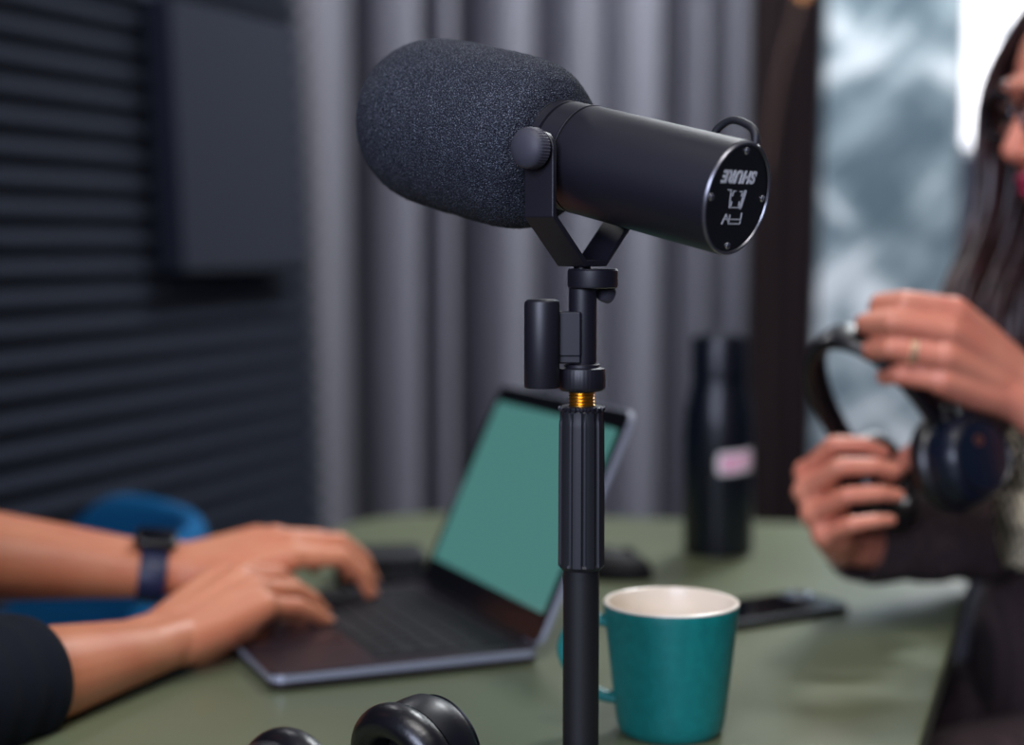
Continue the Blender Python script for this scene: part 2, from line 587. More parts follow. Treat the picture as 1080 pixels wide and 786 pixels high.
def round_poly(pts, rs, n=10):
    out = []
    for i, p in enumerate(pts):
        p = V((p[0], p[1])); a = V(pts[i - 1]).to_2d(); c = V(pts[(i + 1) % len(pts)]).to_2d()
        u, w = (a - p).normalized(), (c - p).normalized()
        r = rs[i]
        p0, p2 = p + u * r, p + w * r
        for k in range(n + 1):
            t = k / n
            out.append(tuple((1 - t) ** 2 * p0 + 2 * t * (1 - t) * p + t * t * p2))
    return out


def off_poly(p, s, c=(0.0, 1.35)):
    return [(c[0] + (x - c[0]) * s, c[1] + (y - c[1]) * s) for x, y in p]


tpoly = round_poly(tp, [0.12, 0.085, 0.05, 0.05])
tb_ = thing('meeting_table', 'sage green table with rounded corners carrying the laptop and the microphone stand', 'table', (0.0, 1.35, 0))
b = bmesh.new(); prism(b, tpoly, TZ - 0.024, TZ, bev=0.003, seg=3); obj('tabletop', b, 'table', tb_)
b = bmesh.new(); prism(b, off_poly(tpoly, 0.9), TZ - 0.034, TZ - 0.0245); obj('underframe', b, 'tubing', tb_)
b = bmesh.new(); lathe(b, [(0, 0.0), (0.098, 0.0), (0.10, 0.004), (0.098, 0.012), (0.05, 0.022), (0.036, 0.04), (0.034, 0.1), (0.034, TZ - 0.05), (0.06, TZ - 0.036), (0, TZ - 0.036)], M.Translation((-0.03, 1.50, 0)), 48)
obj('pedestal', b, 'tubing', tb_)

# ------------------------------------------------------------------ microphone
D0 = 0.967
P0 = W(614.5, 168, D0)
a_cam = V((0.745, -0.275, -0.61)).normalized()
A = (RT * a_cam.x + UP * a_cam.y - FW * -a_cam.z * 1.0).normalized() if False else (RT * a_cam.x + UP * a_cam.y + FW * a_cam.z).normalized()
U = V((-A.y, A.x, 0)).normalized()
if U.y < 0:
    U = -U
VV = A.cross(U).normalized()
MM = frame(P0, U, VV, A)                                 # local x pivot axis, y up, z to the rear
AH = V((A.x, A.y, 0)).normalized()
SX, SY = P0.x, P0.y                                      # stand axis

mic = thing('microphone', 'large black studio microphone with foam windscreen, tilted on a yoke above the stand', 'microphone', (SX, SY, zat(412, SY)))
LR = 0.1095
b = bmesh.new()
R = 0.0318
lathe(b, [(0.0, -0.03), (0.0275, -0.03), (0.0275, -0.0215), (R - 0.0012, -0.0205), (R - 0.0004, -0.0195), (R - 0.0004, -0.0142), (R - 0.0022, -0.0136), (R - 0.0022, -0.0126),
          (R - 0.0002, -0.012), (R - 0.0002, 0.0005), (R - 0.0016, 0.0012), (R - 0.0016, 0.0026), (R - 0.0002, 0.0030), (R, 0.004), (R, 0.03), (R, 0.07), (R, LR - 0.0016),
          (R - 0.0012, LR - 0.0002), (R - 0.0022, LR), (R - 0.0024, LR - 0.0014), (0, LR - 0.0014)], MM, 96)
body = obj('body', b, 'black', mic)
# pale metal rings stand in for the highlights along the body rims
for zz, rr in ((0.0016, R - 0.0006), (-0.0196, R - 0.0002)):
    b = bmesh.new()
    lathe(b, [(rr - 0.001, zz - 0.0004), (rr + 0.0008, zz - 0.0003), (rr + 0.0008, zz + 0.0003), (rr - 0.001, zz + 0.0004), (rr - 0.001, zz - 0.0004)], MM, 96, cap=False)
    obj('rim', b, 'edge', body)
b = bmesh.new()
lathe(b, [(R - 0.0024, LR - 0.0006), (R - 0.0020, LR + 0.0003), (R - 0.0008, LR + 0.0003), (R - 0.0002, LR - 0.0008), (R - 0.0024, LR - 0.0006)], MM, 96, cap=False)
obj('rim', b, 'edge', body)
# foam windscreen
b = bmesh.new()
prof = [(0.0, -0.006), (0.0285, -0.0065), (0.037, -0.0085), (0.0435, -0.0125), (0.0480, -0.0195), (0.0507, -0.027), (0.0519, -0.037), (0.0523, -0.05), (0.0526, -0.065), (0.0526, -0.08), (0.0522, -0.097)]
cz_, rr = -0.101, 0.0521
for i in range(1, 17):
    t = i / 16 * PI / 2
    prof.append((rr * math.cos(t) ** 0.92 if i < 16 else 0.0, cz_ - 0.056 * math.sin(t)))
p2 = []
for (r0, z0), (r1, z1) in zip(prof, prof[1:]):
    nsub = max(1, int(math.hypot(r1 - r0, z1 - z0) / 0.0016))
    for k in range(nsub):
        p2.append((r0 + (r1 - r0) * k / nsub, z0 + (z1 - z0) * k / nsub))
p2.append(prof[-1])
p2 = [(max(r, 0), z) for r, z in p2]
lathe(b, p2, MM @ M.Translation((0, 0, -0.012)), 220)
for v in b.verts:                                        # soft uneven foam skin
    n_ = NZ.noise(v.co * 60) * 0.0007 + NZ.noise(v.co * 420) * 0.00045 + NZ.noise(v.co * 900) * 0.0003
    v.co += (v.co - (P0 - A * 0.06)).normalized() * n_
obj('foam_windscreen', b, 'foam', mic, sharp=9)
# rear plate with its print and screws
b = bmesh.new()
ZP = LR - 0.0008
lathe(b, [(0, ZP - 0.0012), (R - 0.0025, ZP - 0.0012), (R - 0.0025, ZP), (0, ZP)], MM, 64)
plate = obj('rear_plate', b, 'plate', mic)
for (x, y, r) in ((0.0, 0.0262, 0.0021), (0.0, -0.0262, 0.0021), (-0.0255, 0.0005, 0.0021), (0.0255, 0.0005, 0.0021)):
    b = bmesh.new()
    sm = MM @ M.Translation((x, y, ZP)) @ M.Rotation(x * 40 + 0.4, 4, 'Z')
    lathe(b, [(r, 0), (r, 0.0004), (r * 0.8, 0.001), (r * 0.25, 0.0013), (0, 0.0013)], sm, 20)
    box(b, (0, 0, 0.0013), (r * 1.2, r * 0.28, 0.0003), sm, mi=1)
    obj('screw', b, ['chrome', 'plate'], plate)


def text_mesh(bm, s, size, m, shear=0.0, bold=0.0):
    cu = bpy.data.curves.new('t', 'FONT')
    cu.body = s; cu.size = size; cu.shear = shear; cu.offset = bold; cu.extrude = 0.00015; cu.space_character = 1.10
    cu.align_x = 'CENTER'; cu.align_y = 'CENTER'
    to = bpy.data.objects.new('t', cu)
    COL.objects.link(to)
    bpy.context.view_layer.update()
    me = to.evaluated_get(bpy.context.evaluated_depsgraph_get()).to_mesh()
    vs = [bm.verts.new(m @ v.co) for v in me.vertices]
    for pf in me.polygons:
        try:
            bm.faces.new([vs[i] for i in pf.vertices])
        except ValueError:
            pass
    to.to_mesh_clear()
    bpy.data.objects.remove(to); bpy.data.curves.remove(cu)


FLIP = MM @ M.Translation((0, 0, ZP + 0.0002)) @ M.Rotation(PI, 4, 'Z')
b = bmesh.new()
text_mesh(b, 'SHURE', 0.0094, FLIP @ M.Translation((0.0012, -0.0122, 0)) @ M.Scale(1.08, 4, V((1, 0, 0))), 0.2, 0.00038)
obj('lettering', b, 'print', plate)
# response-switch diagrams: a bracketed plateau and a sloping line (printed outlines)
b = bmesh.new()


def seg2(x0, y0, x1, y1, w=0.0006):
    d = V((x1 - x0, y1 - y0, 0)); L = d.length
    ang = math.atan2(d.y, d.x)
    box(b, (L / 2, 0, 0), (L + w, w, 0.0003), FLIP @ M.Translation((x0, y0, 0)) @ M.Rotation(ang, 4, 'Z'))


for s in ((-0.0078, -0.0045, -0.0058, 0.0055), (-0.0062, -0.0045, -0.0045, 0.0055), (-0.0042, 0.0050, 0.0058, 0.0050), (0.0058, 0.0050, 0.0074, -0.0046), (0.0074, -0.0046, 0.0100, -0.0046),
          (-0.0040, -0.0040, -0.0018, -0.0040), (0.0026, -0.0040, 0.0048, -0.0040), (-0.0040, -0.004, -0.0040, -0.0015), (0.0048, -0.0040, 0.0050, -0.0015), (-0.0030, 0.0018, -0.0030, 0.0040), (0.0046, 0.0018, 0.0046, 0.0040)):
    seg2(*s, 0.00055)
for s in ((-0.0078, 0.0080, -0.0078, 0.0140), (-0.0078, 0.0115, 0.0035, 0.0115), (-0.0078, 0.0140, 0.0020, 0.0140), (0.0035, 0.0092, 0.0035, 0.0140), (0.0035, 0.0115, 0.0090, 0.0115), (0.0035, 0.0135, 0.0075, 0.0090), (0.0075, 0.0090, 0.0100, 0.0140)):
    seg2(*s, 0.00055)
obj('switch_diagram', b, 'print2', plate)
# cable loop on top of the body
b = bmesh.new()
def mp(u, v, z):
    return MM @ V((u, v, z))
sweep(b, spline([mp(0.016, 0.022, 0.074), mp(0.017, 0.033, 0.0765), mp(0.017, 0.0395, 0.085), mp(0.016, 0.0385, 0.097), mp(0.014, 0.0345, 0.1035), mp(0.013, 0.027, 0.1055)], 8), 0.0023, 14)
obj('cable_loop', b, 'rubber', mic)
# yoke: one bent strip
def yk(u, dz):
    return P0 + U * u + V((0, 0, dz))
b = bmesh.new()
zbase = zat(281, SY) - P0.z
path = [(-0.0405, 0.004), (-0.0405, -0.034), (-0.0100, zbase), (0.0100, zbase), (0.0405, -0.034), (0.0405, 0.004)]
th, hw = 0.0034, 0.0105
hwl = [hw] * 6
outer, inner = [], []
n = len(path)
for i in range(n):
    p = V((path[i][0], path[i][1]))
    d0 = (p - V(path[i - 1])).normalized() if i else None
    d1 = (V(path[i + 1]) - p).normalized() if i < n - 1 else None
    t = ((d0 or d1) + (d1 or d0)).normalized()
    nr = V((-t.y, t.x))
    k = 1 / max(0.5, nr.dot(V((-(d1 or d0).y, (d1 or d0).x))))
    outer.append(p); inner.append(p + nr * th * k)
sec = []
for i in range(n):
    sec.append([b.verts.new(yk(q.x, q.y) + AH * s) for q, s in ((outer[i], -hwl[i]), (outer[i], hwl[i]), (inner[i], hwl[i]), (inner[i], -hwl[i]))])
for s0, s1_ in zip(sec, sec[1:]):
    for k in range(4):
        b.faces.new((s0[k], s0[(k + 1) % 4], s1_[(k + 1) % 4], s1_[k]))
b.faces.new(sec[0]); b.faces.new(sec[-1][::-1])
bmesh.ops.recalc_face_normals(b, faces=b.faces)
bmesh.ops.bevel(b, geom=[e for e in b.edges], offset=0.0006, segments=2, affect='EDGES', profile=0.5)
for sgn in (-1, 1):                                      # round ears at the pivot
    lathe(b, [(0, 0), (hw - 0.0004, 0), (hw, 0.0004), (hw, th - 0.0004), (hw - 0.0004, th), (0, th)], axis_frame(yk(sgn * 0.0405, 0.004), U * -sgn), 40)
yoke = obj('yoke', b, 'black', mic, sharp=0.5)
for sgn in (-1, 1):
    b = bmesh.new()
    km = axis_frame(yk(sgn * 0.0408, 0.0045), U * sgn)
    rf = lambda a, z: 1 + (0.018 * math.cos(a * 40) if 0.002 < z < 0.0105 else 0)
    lathe(b, [(0, 0), (0.005, 0), (0.005, 0.002), (0.0108, 0.0025), (0.0116, 0.0035), (0.0116, 0.0095), (0.0112, 0.011), (0.0096, 0.0128), (0.006, 0.0143), (0.0025, 0.0148), (0, 0.0149)], km, 160, rfun=rf)
    obj('knob', b, 'knob', mic)
# swivel collar, post, side connector and locking nut
ax = lambda z, dx=0.0: M.Translation((SX + dx, SY, z))
zz = lambda py: zat(py, SY)
b = bmesh.new()
lathe(b, [(0, zz(304)), (0.0135, zz(304)), (0.0145, zz(303)), (0.0148, zz(301)), (0.0148, zz(285.5)), (0.0140, zz(283.5)), (0, zz(283.5))], ax(0, 0.0062), 56)
lathe(b, [(0, zz(284)), (0.005, zz(284)), (0.005, zz(279)), (0.0035, zz(277.5)), (0, zz(277.5))], ax(0), 24)
obj('swivel_collar', b, 'black', mic)
b = bmesh.new()
km = axis_frame(V((SX + 0.012, SY + 0.004, zz(308))), V((0.55, 0.5, -0.25)))
lathe(b, [(0, 0), (0.005, 0), (0.0055, 0.001), (0.0055, 0.006), (0, 0.007)], km, 24)
obj('thumb_screw', b, 'knob', mic)
b = bmesh.new()
lathe(b, [(0, zz(384)), (0.0078, zz(384)), (0.0082, zz(381)), (0.0082, zz(300)), (0, zz(300))], ax(0, 0.0004), 48)
lathe(b, [(0.0069, zz(386)), (0.0069, zz(379))], ax(0), 32)
obj('post', b, 'black', mic)
b = bmesh.new()
c = W(571.5, 360, D0 - 0.004)
lathe(b, [(0, zz(407)), (0.0098, zz(407)), (0.0103, zz(405.5)), (0.0103, zz(320)), (0.0098, zz(317)), (0.0085, zz(315.3)), (0.006, zz(314.6)), (0, zz(314.4))], M.Translation((c.x, c.y, 0)), 48)
box(b, ((c.x + SX) / 2 + 0.001, (c.y + SY) / 2, (zz(328) + zz(375)) / 2), (SX - c.x - 0.004, 0.010, zz(328) - zz(375)), bev=0.001)
box(b, ((c.x + SX) / 2 + 0.001, (c.y + SY) / 2, (zz(375) + zz(380)) / 2), (SX - c.x - 0.004, 0.008, zz(370) - zz(380)), bev=0.001)
obj('connector', b, 'black', mic)
b = bmesh.new()
rf = lambda a, z: 1 + (0.003 * math.cos(a * 36) if zz(410.5) < z < zz(389) else 0)
lathe(b, [(0, zz(412)), (0.0122, zz(412)), (0.0134, zz(410)), (0.0139, zz(408)), (0.0139, zz(391)), (0.0134, zz(388.5)), (0.0105, zz(387)), (0.0105, zz(384.5)), (0.0098, zz(383.5)), (0, zz(383.5))], ax(0), 180, rfun=rf)
obj('locking_nut', b, 'black', mic)

# ------------------------------------------------------------------ desk stand
st = thing('microphone_stand', 'black microphone stand with ribbed grip and brass thread, under the microphone', 'microphone stand', (SX, SY, TZ))
b = bmesh.new()
pf = [(0, zz(432)), (0.0066, zz(432))]
z0, z1 = zz(429), zz(412.3)
nth = 5
for i in range(nth):
    za = z0 + (z1 - z0) * i / nth; zb2 = z0 + (z1 - z0) * (i + 1) / nth
    pf += [(0.0071, za), (0.0078, (za * 0.65 + zb2 * 0.35)), (0.0078, (za * 0.35 + zb2 * 0.65)), (0.0071, zb2)]
pf += [(0, z1)]
lathe(b, pf, ax(0), 40); obj('brass_thread', b, 'brass', st)
b = bmesh.new()
rf = lambda a, z: 1 + 0.05 * (1 if math.sin(a * 22) > 0 else -1)
lathe(b, [(0, zz(433)), (0.0128, zz(433)), (0.0134, zz(431)), (0.0134, zz(429)), (0.0125, zz(428.2)), (0, zz(428.2))], ax(0), 176, rfun=rf)
obj('lock_washer', b, 'black', st)
b = bmesh.new()
def grip(a, z):
    if z > zz(441) or z < zz(594):
        return 1
    k = 10
    ph = (a * k / (2 * PI) + 0.2) % 1.0
    fl = 1 if ph < 0.62 else 1 - 0.10 * math.sin((ph - 0.62) / 0.38 * PI) ** 0.6
    return fl
lathe(b, [(0, zz(600)), (0.0118, zz(600)), (0.0128, zz(598)), (0.0138, zz(596)), (0.0138, zz(593.5)), (0.0138, zz(592)), (0.0137, zz(570)), (0.0136, zz(500)), (0.0134, zz(450)), (0.0133, zz(445)), (0.0129, zz(442)), (0.0129, zz(434)), (0.0122, zz(432.5)), (0, zz(432.5))], ax(0), 192, rfun=grip)
obj('grip', b, 'rubber', st)
b = bmesh.new()
lathe(b, [(0, TZ + 0.004), (0.0108, TZ + 0.004), (0.0108, zz(600.2)), (0, zz(600.2))], ax(0), 48); obj('tube', b, 'blackmatte', st)
b = bmesh.new()
lathe(b, [(0, TZ + 0.0005), (0.050, TZ + 0.0005), (0.052, TZ + 0.002), (0.052, TZ + 0.010), (0.049, TZ + 0.013), (0.016, TZ + 0.018), (0, TZ + 0.018)], ax(0), 40)
obj('base_plate', b, 'blackmatte', st)
# ------------------------------------------------------------------ mug
cc = T(707, 771)
cc.z = TZ
mug = thing('coffee_mug', 'teal glazed mug with a cream inside, right of the microphone stand', 'mug', cc)
mdep = (cc - CAM).dot(FW)
rt, rbm = 71.0 / F * mdep, 55.5 / F * mdep
mh = W(707, 631, mdep).z - TZ
b = bmesh.new()
pr_o = [(0, 0.0035), (rbm - 0.007, 0.0035), (rbm - 0.0055, 0.0002), (rbm - 0.0035, 0.0002), (rbm - 0.001, 0.002), (rbm + 0.0006, 0.006)]
for i in range(1, 13):
    t = i / 12
    pr_o.append((rbm + 0.0006 + (rt - rbm - 0.0006) * (t ** 0.9), 0.006 + (mh - 0.0075) * t))
f1 = len(pr_o)
lathe(b, pr_o, M.Translation(cc), 96, cap=False)
pr_i = [pr_o[-1], (rt - 0.0003, mh - 0.0004), (rt - 0.0014, mh), (rt - 0.0027, mh - 0.0006), (rt - 0.0034, mh - 0.003)]
for i in range(1, 12):
    t = i / 12
    pr_i.append((rt - 0.0034 - (rt - rbm) * t ** 1.0 * 0.95, mh - 0.003 - (mh - 0.011) * t))
pr_i += [(rbm - 0.009, 0.0068), (rbm - 0.016, 0.006), (0, 0.006)]
lathe(b, pr_i, M.Translation(cc), 96, mi=1, cap=False)
bmesh.ops.remove_doubles(b, verts=b.verts, dist=1e-6)
obj('body', b, ['cup', 'cupin'], mug)
b = bmesh.new()
hd = V((-0.99, 0.12, 0)).normalized()
hp = [cc + hd * (0.0365) + V((0, 0, mh - 0.018)), cc + hd * 0.052 + V((0, 0, mh - 0.014)), cc + hd * 0.068 + V((0, 0, mh - 0.021)), cc + hd * 0.0735 + V((0, 0, mh - 0.036)), cc + hd * 0.066 + V((0, 0, mh - 0.053)), cc + hd * 0.050 + V((0, 0, mh - 0.065)), cc + hd * 0.0335 + V((0, 0, mh - 0.069))]
sweep(b, spline(hp, 8), 0.0048, 18, sect=lambda a: (math.cos(a) * 1.35, math.sin(a) * 0.85), up=V((hd.y, -hd.x, 0)).cross(V((0, 0, 1))) if False else None)
obj('handle', b, 'cup', mug)

# ------------------------------------------------------------------ water bottle
bc = T(757, 583); bc.z = TZ
bdp = (bc - CAM).dot(FW)
bh = W(757, 353, bdp).z - TZ
br_ = 36.5 / F * bdp
bot = thing('water_bottle', 'slim dark blue water bottle with a pink sticker, at the back of the table', 'bottle', bc)
b = bmesh.new()
rn = 29.0 / F * bdp
pf = [(0, 0.001), (br_ - 0.003, 0.0), (br_ - 0.0008, 0.0012), (br_, 0.004), (br_, bh * 0.50), (br_ - 0.0003, bh * 0.58), (br_ - 0.002, bh * 0.66), (rn + 0.0022, bh * 0.73), (rn + 0.0006, bh * 0.77), (rn, bh * 0.795), (rn - 0.0015, bh * 0.798), (0, bh * 0.798)]
lathe(b, pf, M.Translation(bc), 64); obj('body', b, 'bottle', bot)
b = bmesh.new()
lathe(b, [(0, bh * 0.80), (rn - 0.001, bh * 0.80), (rn, bh * 0.803), (rn, bh * 0.985), (rn - 0.0012, bh), (rn - 0.004, bh), (rn - 0.005, bh - 0.003), (0, bh - 0.003)], M.Translation(bc), 64); obj('lid', b, 'bottle', bot)
b = bmesh.new()
mc = W(774, 482, bdp)
a0 = math.atan2(-1, 0.46)
zc = mc.z
for rad, w, h, mi in ((br_ + 0.0004, 0.62, 0.0118, 0), (br_ + 0.0008, 0.50, 0.0086, 1)):
    nn_ = 20
    va, vb = [], []
    for i in range(nn_ + 1):
        t = i / nn_
        e = min(1, math.sqrt(max(0, 1 - (abs(2 * t - 1)) ** 8)) + 0.25)
        an = a0 - w + 2 * w * t
        va.append(b.verts.new(bc + V((rad * math.cos(an), rad * math.sin(an), zc - TZ - h * e + 0.004 * (t - 0.5)))))
        vb.append(b.verts.new(bc + V((rad * math.cos(an), rad * math.sin(an), zc - TZ + h * e + 0.004 * (t - 0.5)))))
    for i in range(nn_):
        f = b.faces.new((va[i], va[i + 1], vb[i + 1], vb[i])); f.material_index = mi; f.smooth = True
obj('sticker', b, ['stickerw', 'sticker'], bot)

# ------------------------------------------------------------------ laptop
LA, LB = T(287, 731), T(572, 700)
lx = (LB - LA).normalized()                 # from the user's edge to the hinge
ly = V((-lx.y, lx.x, 0))                                 # away from the camera
LD, LW = (LB - LA).length - 0.001, 0.272
LM = frame(V((LA.x, LA.y, TZ)), lx, ly, V((0, 0, 1)))
lap = thing('laptop', 'open dark grey laptop with a plain teal screen, under the typing hands', 'laptop', LM @ V((LD / 2, LW / 2, 0)))
b = bmesh.new()
prism(b, rrect(LD, LW, 0.012, 8, LD / 2, LW / 2), 0.0015, 0.0135, LM, bev=0.0022, seg=3)
for (x, y) in ((0.02, 0.02), (0.02, LW - 0.02), (LD - 0.02, 0.02), (LD - 0.02, LW - 0.02)):
    lathe(b, [(0.006, 0.0), (0.006, 0.002)], LM @ M.Translation((x, y, 0)), 16)
base = obj('base', b, 'laptop', lap)
b = bmesh.new()
prism(b, rrect(LD + 0.0006, LW + 0.0006, 0.0122, 8, LD / 2, LW / 2), 0.0060, 0.0118, LM, bev=0.0004, seg=1)
obj('side_edge', b, 'laptopedge', base)
KX0, KX1 = 0.088, LD - 0.018
b = bmesh.new(); prism(b, rrect(KX1 - KX0 + 0.006, LW - 0.030, 0.004, 4, (KX0 + KX1) / 2, LW / 2), 0.0134, 0.01365, LM); kb = obj('keyboard', b, 'keywell', lap)
b = bmesh.new()
rows = [14, 14, 14, 13, 12, 10]
kp = (KX1 - KX0) / 6
for r_, nk in enumerate(rows):
    xk = KX1 - (r_ + 0.5) * kp
    tot = LW - 0.034
    ws = [1.0] * nk
    if r_ == 5:
        ws = [1, 1, 1, 1.25, 5.2, 1.25, 1, .9, .9, .9]
    if r_ == 4:
        ws[0] = ws[-1] = 2.1
    if r_ == 3:
        ws[0] = ws[-1] = 1.6
    if r_ == 2:
        ws[0] = 1.5
    if r_ == 1:
        ws[-1] = 1.5
    u_ = tot / sum(ws); y = 0.017
    for w in ws:
        prism(b, rrect(kp * 0.84, w * u_ - 0.0025, 0.0018, 2, xk, LW - (y + w * u_ / 2)), 0.0136, 0.0147, LM, bev=0.0003, seg=1)
        y += w * u_
obj('keys', b, 'key', kb)
b = bmesh.new(); prism(b, rrect(0.075, 0.118, 0.004, 4, 0.043, LW / 2), 0.0134, 0.01370, LM); obj('trackpad', b, 'track', lap)
tilt = math.radians(24.5)
LH = 0.2005
HM = LM @ M.Translation((LD - 0.004, 0, 0.0140)) @ M.Rotation(tilt, 4, 'Y')
# lid frame: local x' = width, y' = up the lid, z' = out of the back
LDM = HM @ M(((0, 0, 1, 0), (1, 0, 0, 0), (0, 1, 0, 0), (0, 0, 0, 1)))
b = bmesh.new(); prism(b, rrect(LW, LH, 0.010, 8, LW / 2, LH / 2), 0.0008, 0.0062, LDM, bev=0.0012, seg=2); lid = obj('lid', b, 'laptopedge', lap)
b = bmesh.new(); prism(b, rrect(LW - 0.003, LH - 0.003, 0.009, 8, LW / 2, LH / 2), -0.0004, 0.0010, LDM); bez = obj('bezel', b, 'bezel', lid)
b = bmesh.new(); prism(b, rrect(LW - 0.020, LH - 0.042, 0.003, 4, LW / 2, LH / 2 + 0.004), -0.0007, -0.0003, LDM); obj('display', b, 'screen', lid)
b = bmesh.new(); sweep(b, [LM @ V((LD - 0.004, 0.03, 0.0125)), LM @ V((LD - 0.004, LW - 0.03, 0.0125))], 0.0042, 16); obj('hinge', b, 'bezel', lap)

# ------------------------------------------------------------------ small things on the table
# phone lying right of the mug
ph0, ph1 = T(772, 667), T(908, 645)
phd = (ph1 - ph0); phd.z = 0
phl = phd.length; phd.normalize()
phn = V((-phd.y, phd.x, 0))
PHM = frame(V((ph0.x, ph0.y, TZ)), phd, phn, V((0, 0, 1)))
ph = thing('smartphone', 'dark smartphone lying face down behind the teal mug', 'phone', PHM @ V((0.07, 0.03, 0)))
b = bmesh.new(); prism(b, rrect(0.160, 0.071, 0.010, 8, 0.058, 0.034), 0.0004, 0.0085, PHM, bev=0.0022, seg=3); phb = obj('body', b, 'phone', ph)
b = bmesh.new(); prism(b, rrect(0.155, 0.066, 0.009, 8, 0.058, 0.034), 0.0084, 0.0088, PHM); obj('back_glass', b, 'phoneglass', ph)
b = bmesh.new(); prism(b, rrect(0.030, 0.030, 0.007, 6, 0.116, 0.047), 0.0087, 0.0102, PHM, bev=0.0006, seg=2)
for (x, y) in ((0.110, 0.053), (0.122, 0.041)):
    lathe(b, [(0.0062, 0.010), (0.0062, 0.0112), (0.0052, 0.0116), (0, 0.0113)], PHM @ M.Translation((x, y, 0)), 24, mi=1)
obj('camera_bump', b, ['phone', 'lens'], ph)
# black case left of the laptop screen
c0 = T(404, 619)
CM = frame(V((c0.x, c0.y, TZ)), V((0.985, 0.17, 0)), V((-0.17, 0.985, 0)), V((0, 0, 1)))
cs = thing('accessory_case', 'small black zip case lying behind the laptop, by the typing fingers', 'case', CM @ V((0, 0.03, 0)))
b = bmesh.new(); prism(b, rrect(0.088, 0.072, 0.014, 8, 0, 0.03), 0.0004, 0.0155, CM, bev=0.005, seg=4, smooth=True); obj('bottom_shell', b, 'case', cs)
b = bmesh.new(); prism(b, rrect(0.088, 0.072, 0.014, 8, 0, 0.03), 0.0165, 0.030, CM, bev=0.006, seg=4, smooth=True); obj('top_shell', b, 'case', cs)
b = bmesh.new(); prism(b, rrect(0.084, 0.068, 0.013, 8, 0, 0.03), 0.014, 0.018, CM); obj('zip', b, 'keywell', cs)
# computer mouse right of the stand, behind the laptop
m0 = T(645, 607)
mo = thing('computer_mouse', 'black computer mouse behind the laptop, seen just right of the stand grip', 'computer mouse', V((m0.x, m0.y, TZ)))
b = bmesh.new()
nu, nv = 28, 14
mM = frame(V((m0.x - 0.008, m0.y, TZ)), V((0.9, -0.43, 0)), V((0.43, 0.9, 0)), V((0, 0, 1)))
grid = []
for j in range(nv + 1):
    t = j / nv
    rr_ = math.sin(min(1, t * 1.0) * PI / 2)
    zz_ = 0.026 * math.cos(t * PI / 2) ** 0.8
    grid.append([b.verts.new(mM @ V((0.052 * rr_ * math.cos(2 * PI * i / nu) * (1 - 0.08 * math.sin(2 * PI * i / nu) ** 2), 0.030 * rr_ * math.sin(2 * PI * i / nu), 0.003 + zz_))) for i in range(nu)])
for j in range(nv):
    for i in range(nu):
        f = b.faces.new((grid[j][i], grid[j][(i + 1) % nu], grid[j + 1][(i + 1) % nu], grid[j + 1][i])); f.smooth = True
bot_ = [b.verts.new(v.co.xy.to_3d() + V((0, 0, TZ + 0.0004))) for v in grid[-1]]
for i in range(nu):
    b.faces.new((grid[-1][i], grid[-1][(i + 1) % nu], bot_[(i + 1) % nu], bot_[i]))
b.faces.new(bot_)
bmesh.ops.remove_doubles(b, verts=b.verts, dist=1e-6)
obj('shell', b, 'case', mo)
b = bmesh.new(); lathe(b, [(0, -0.003), (0.007, -0.003), (0.0075, -0.002), (0.0075, 0.002), (0.007, 0.003), (0, 0.003)], axis_frame(mM @ V((0.026, 0, 0.0235)), mM.to_3x3() @ V((0, 1, 0))), 24); obj('scroll_wheel', b, 'rubber', mo)


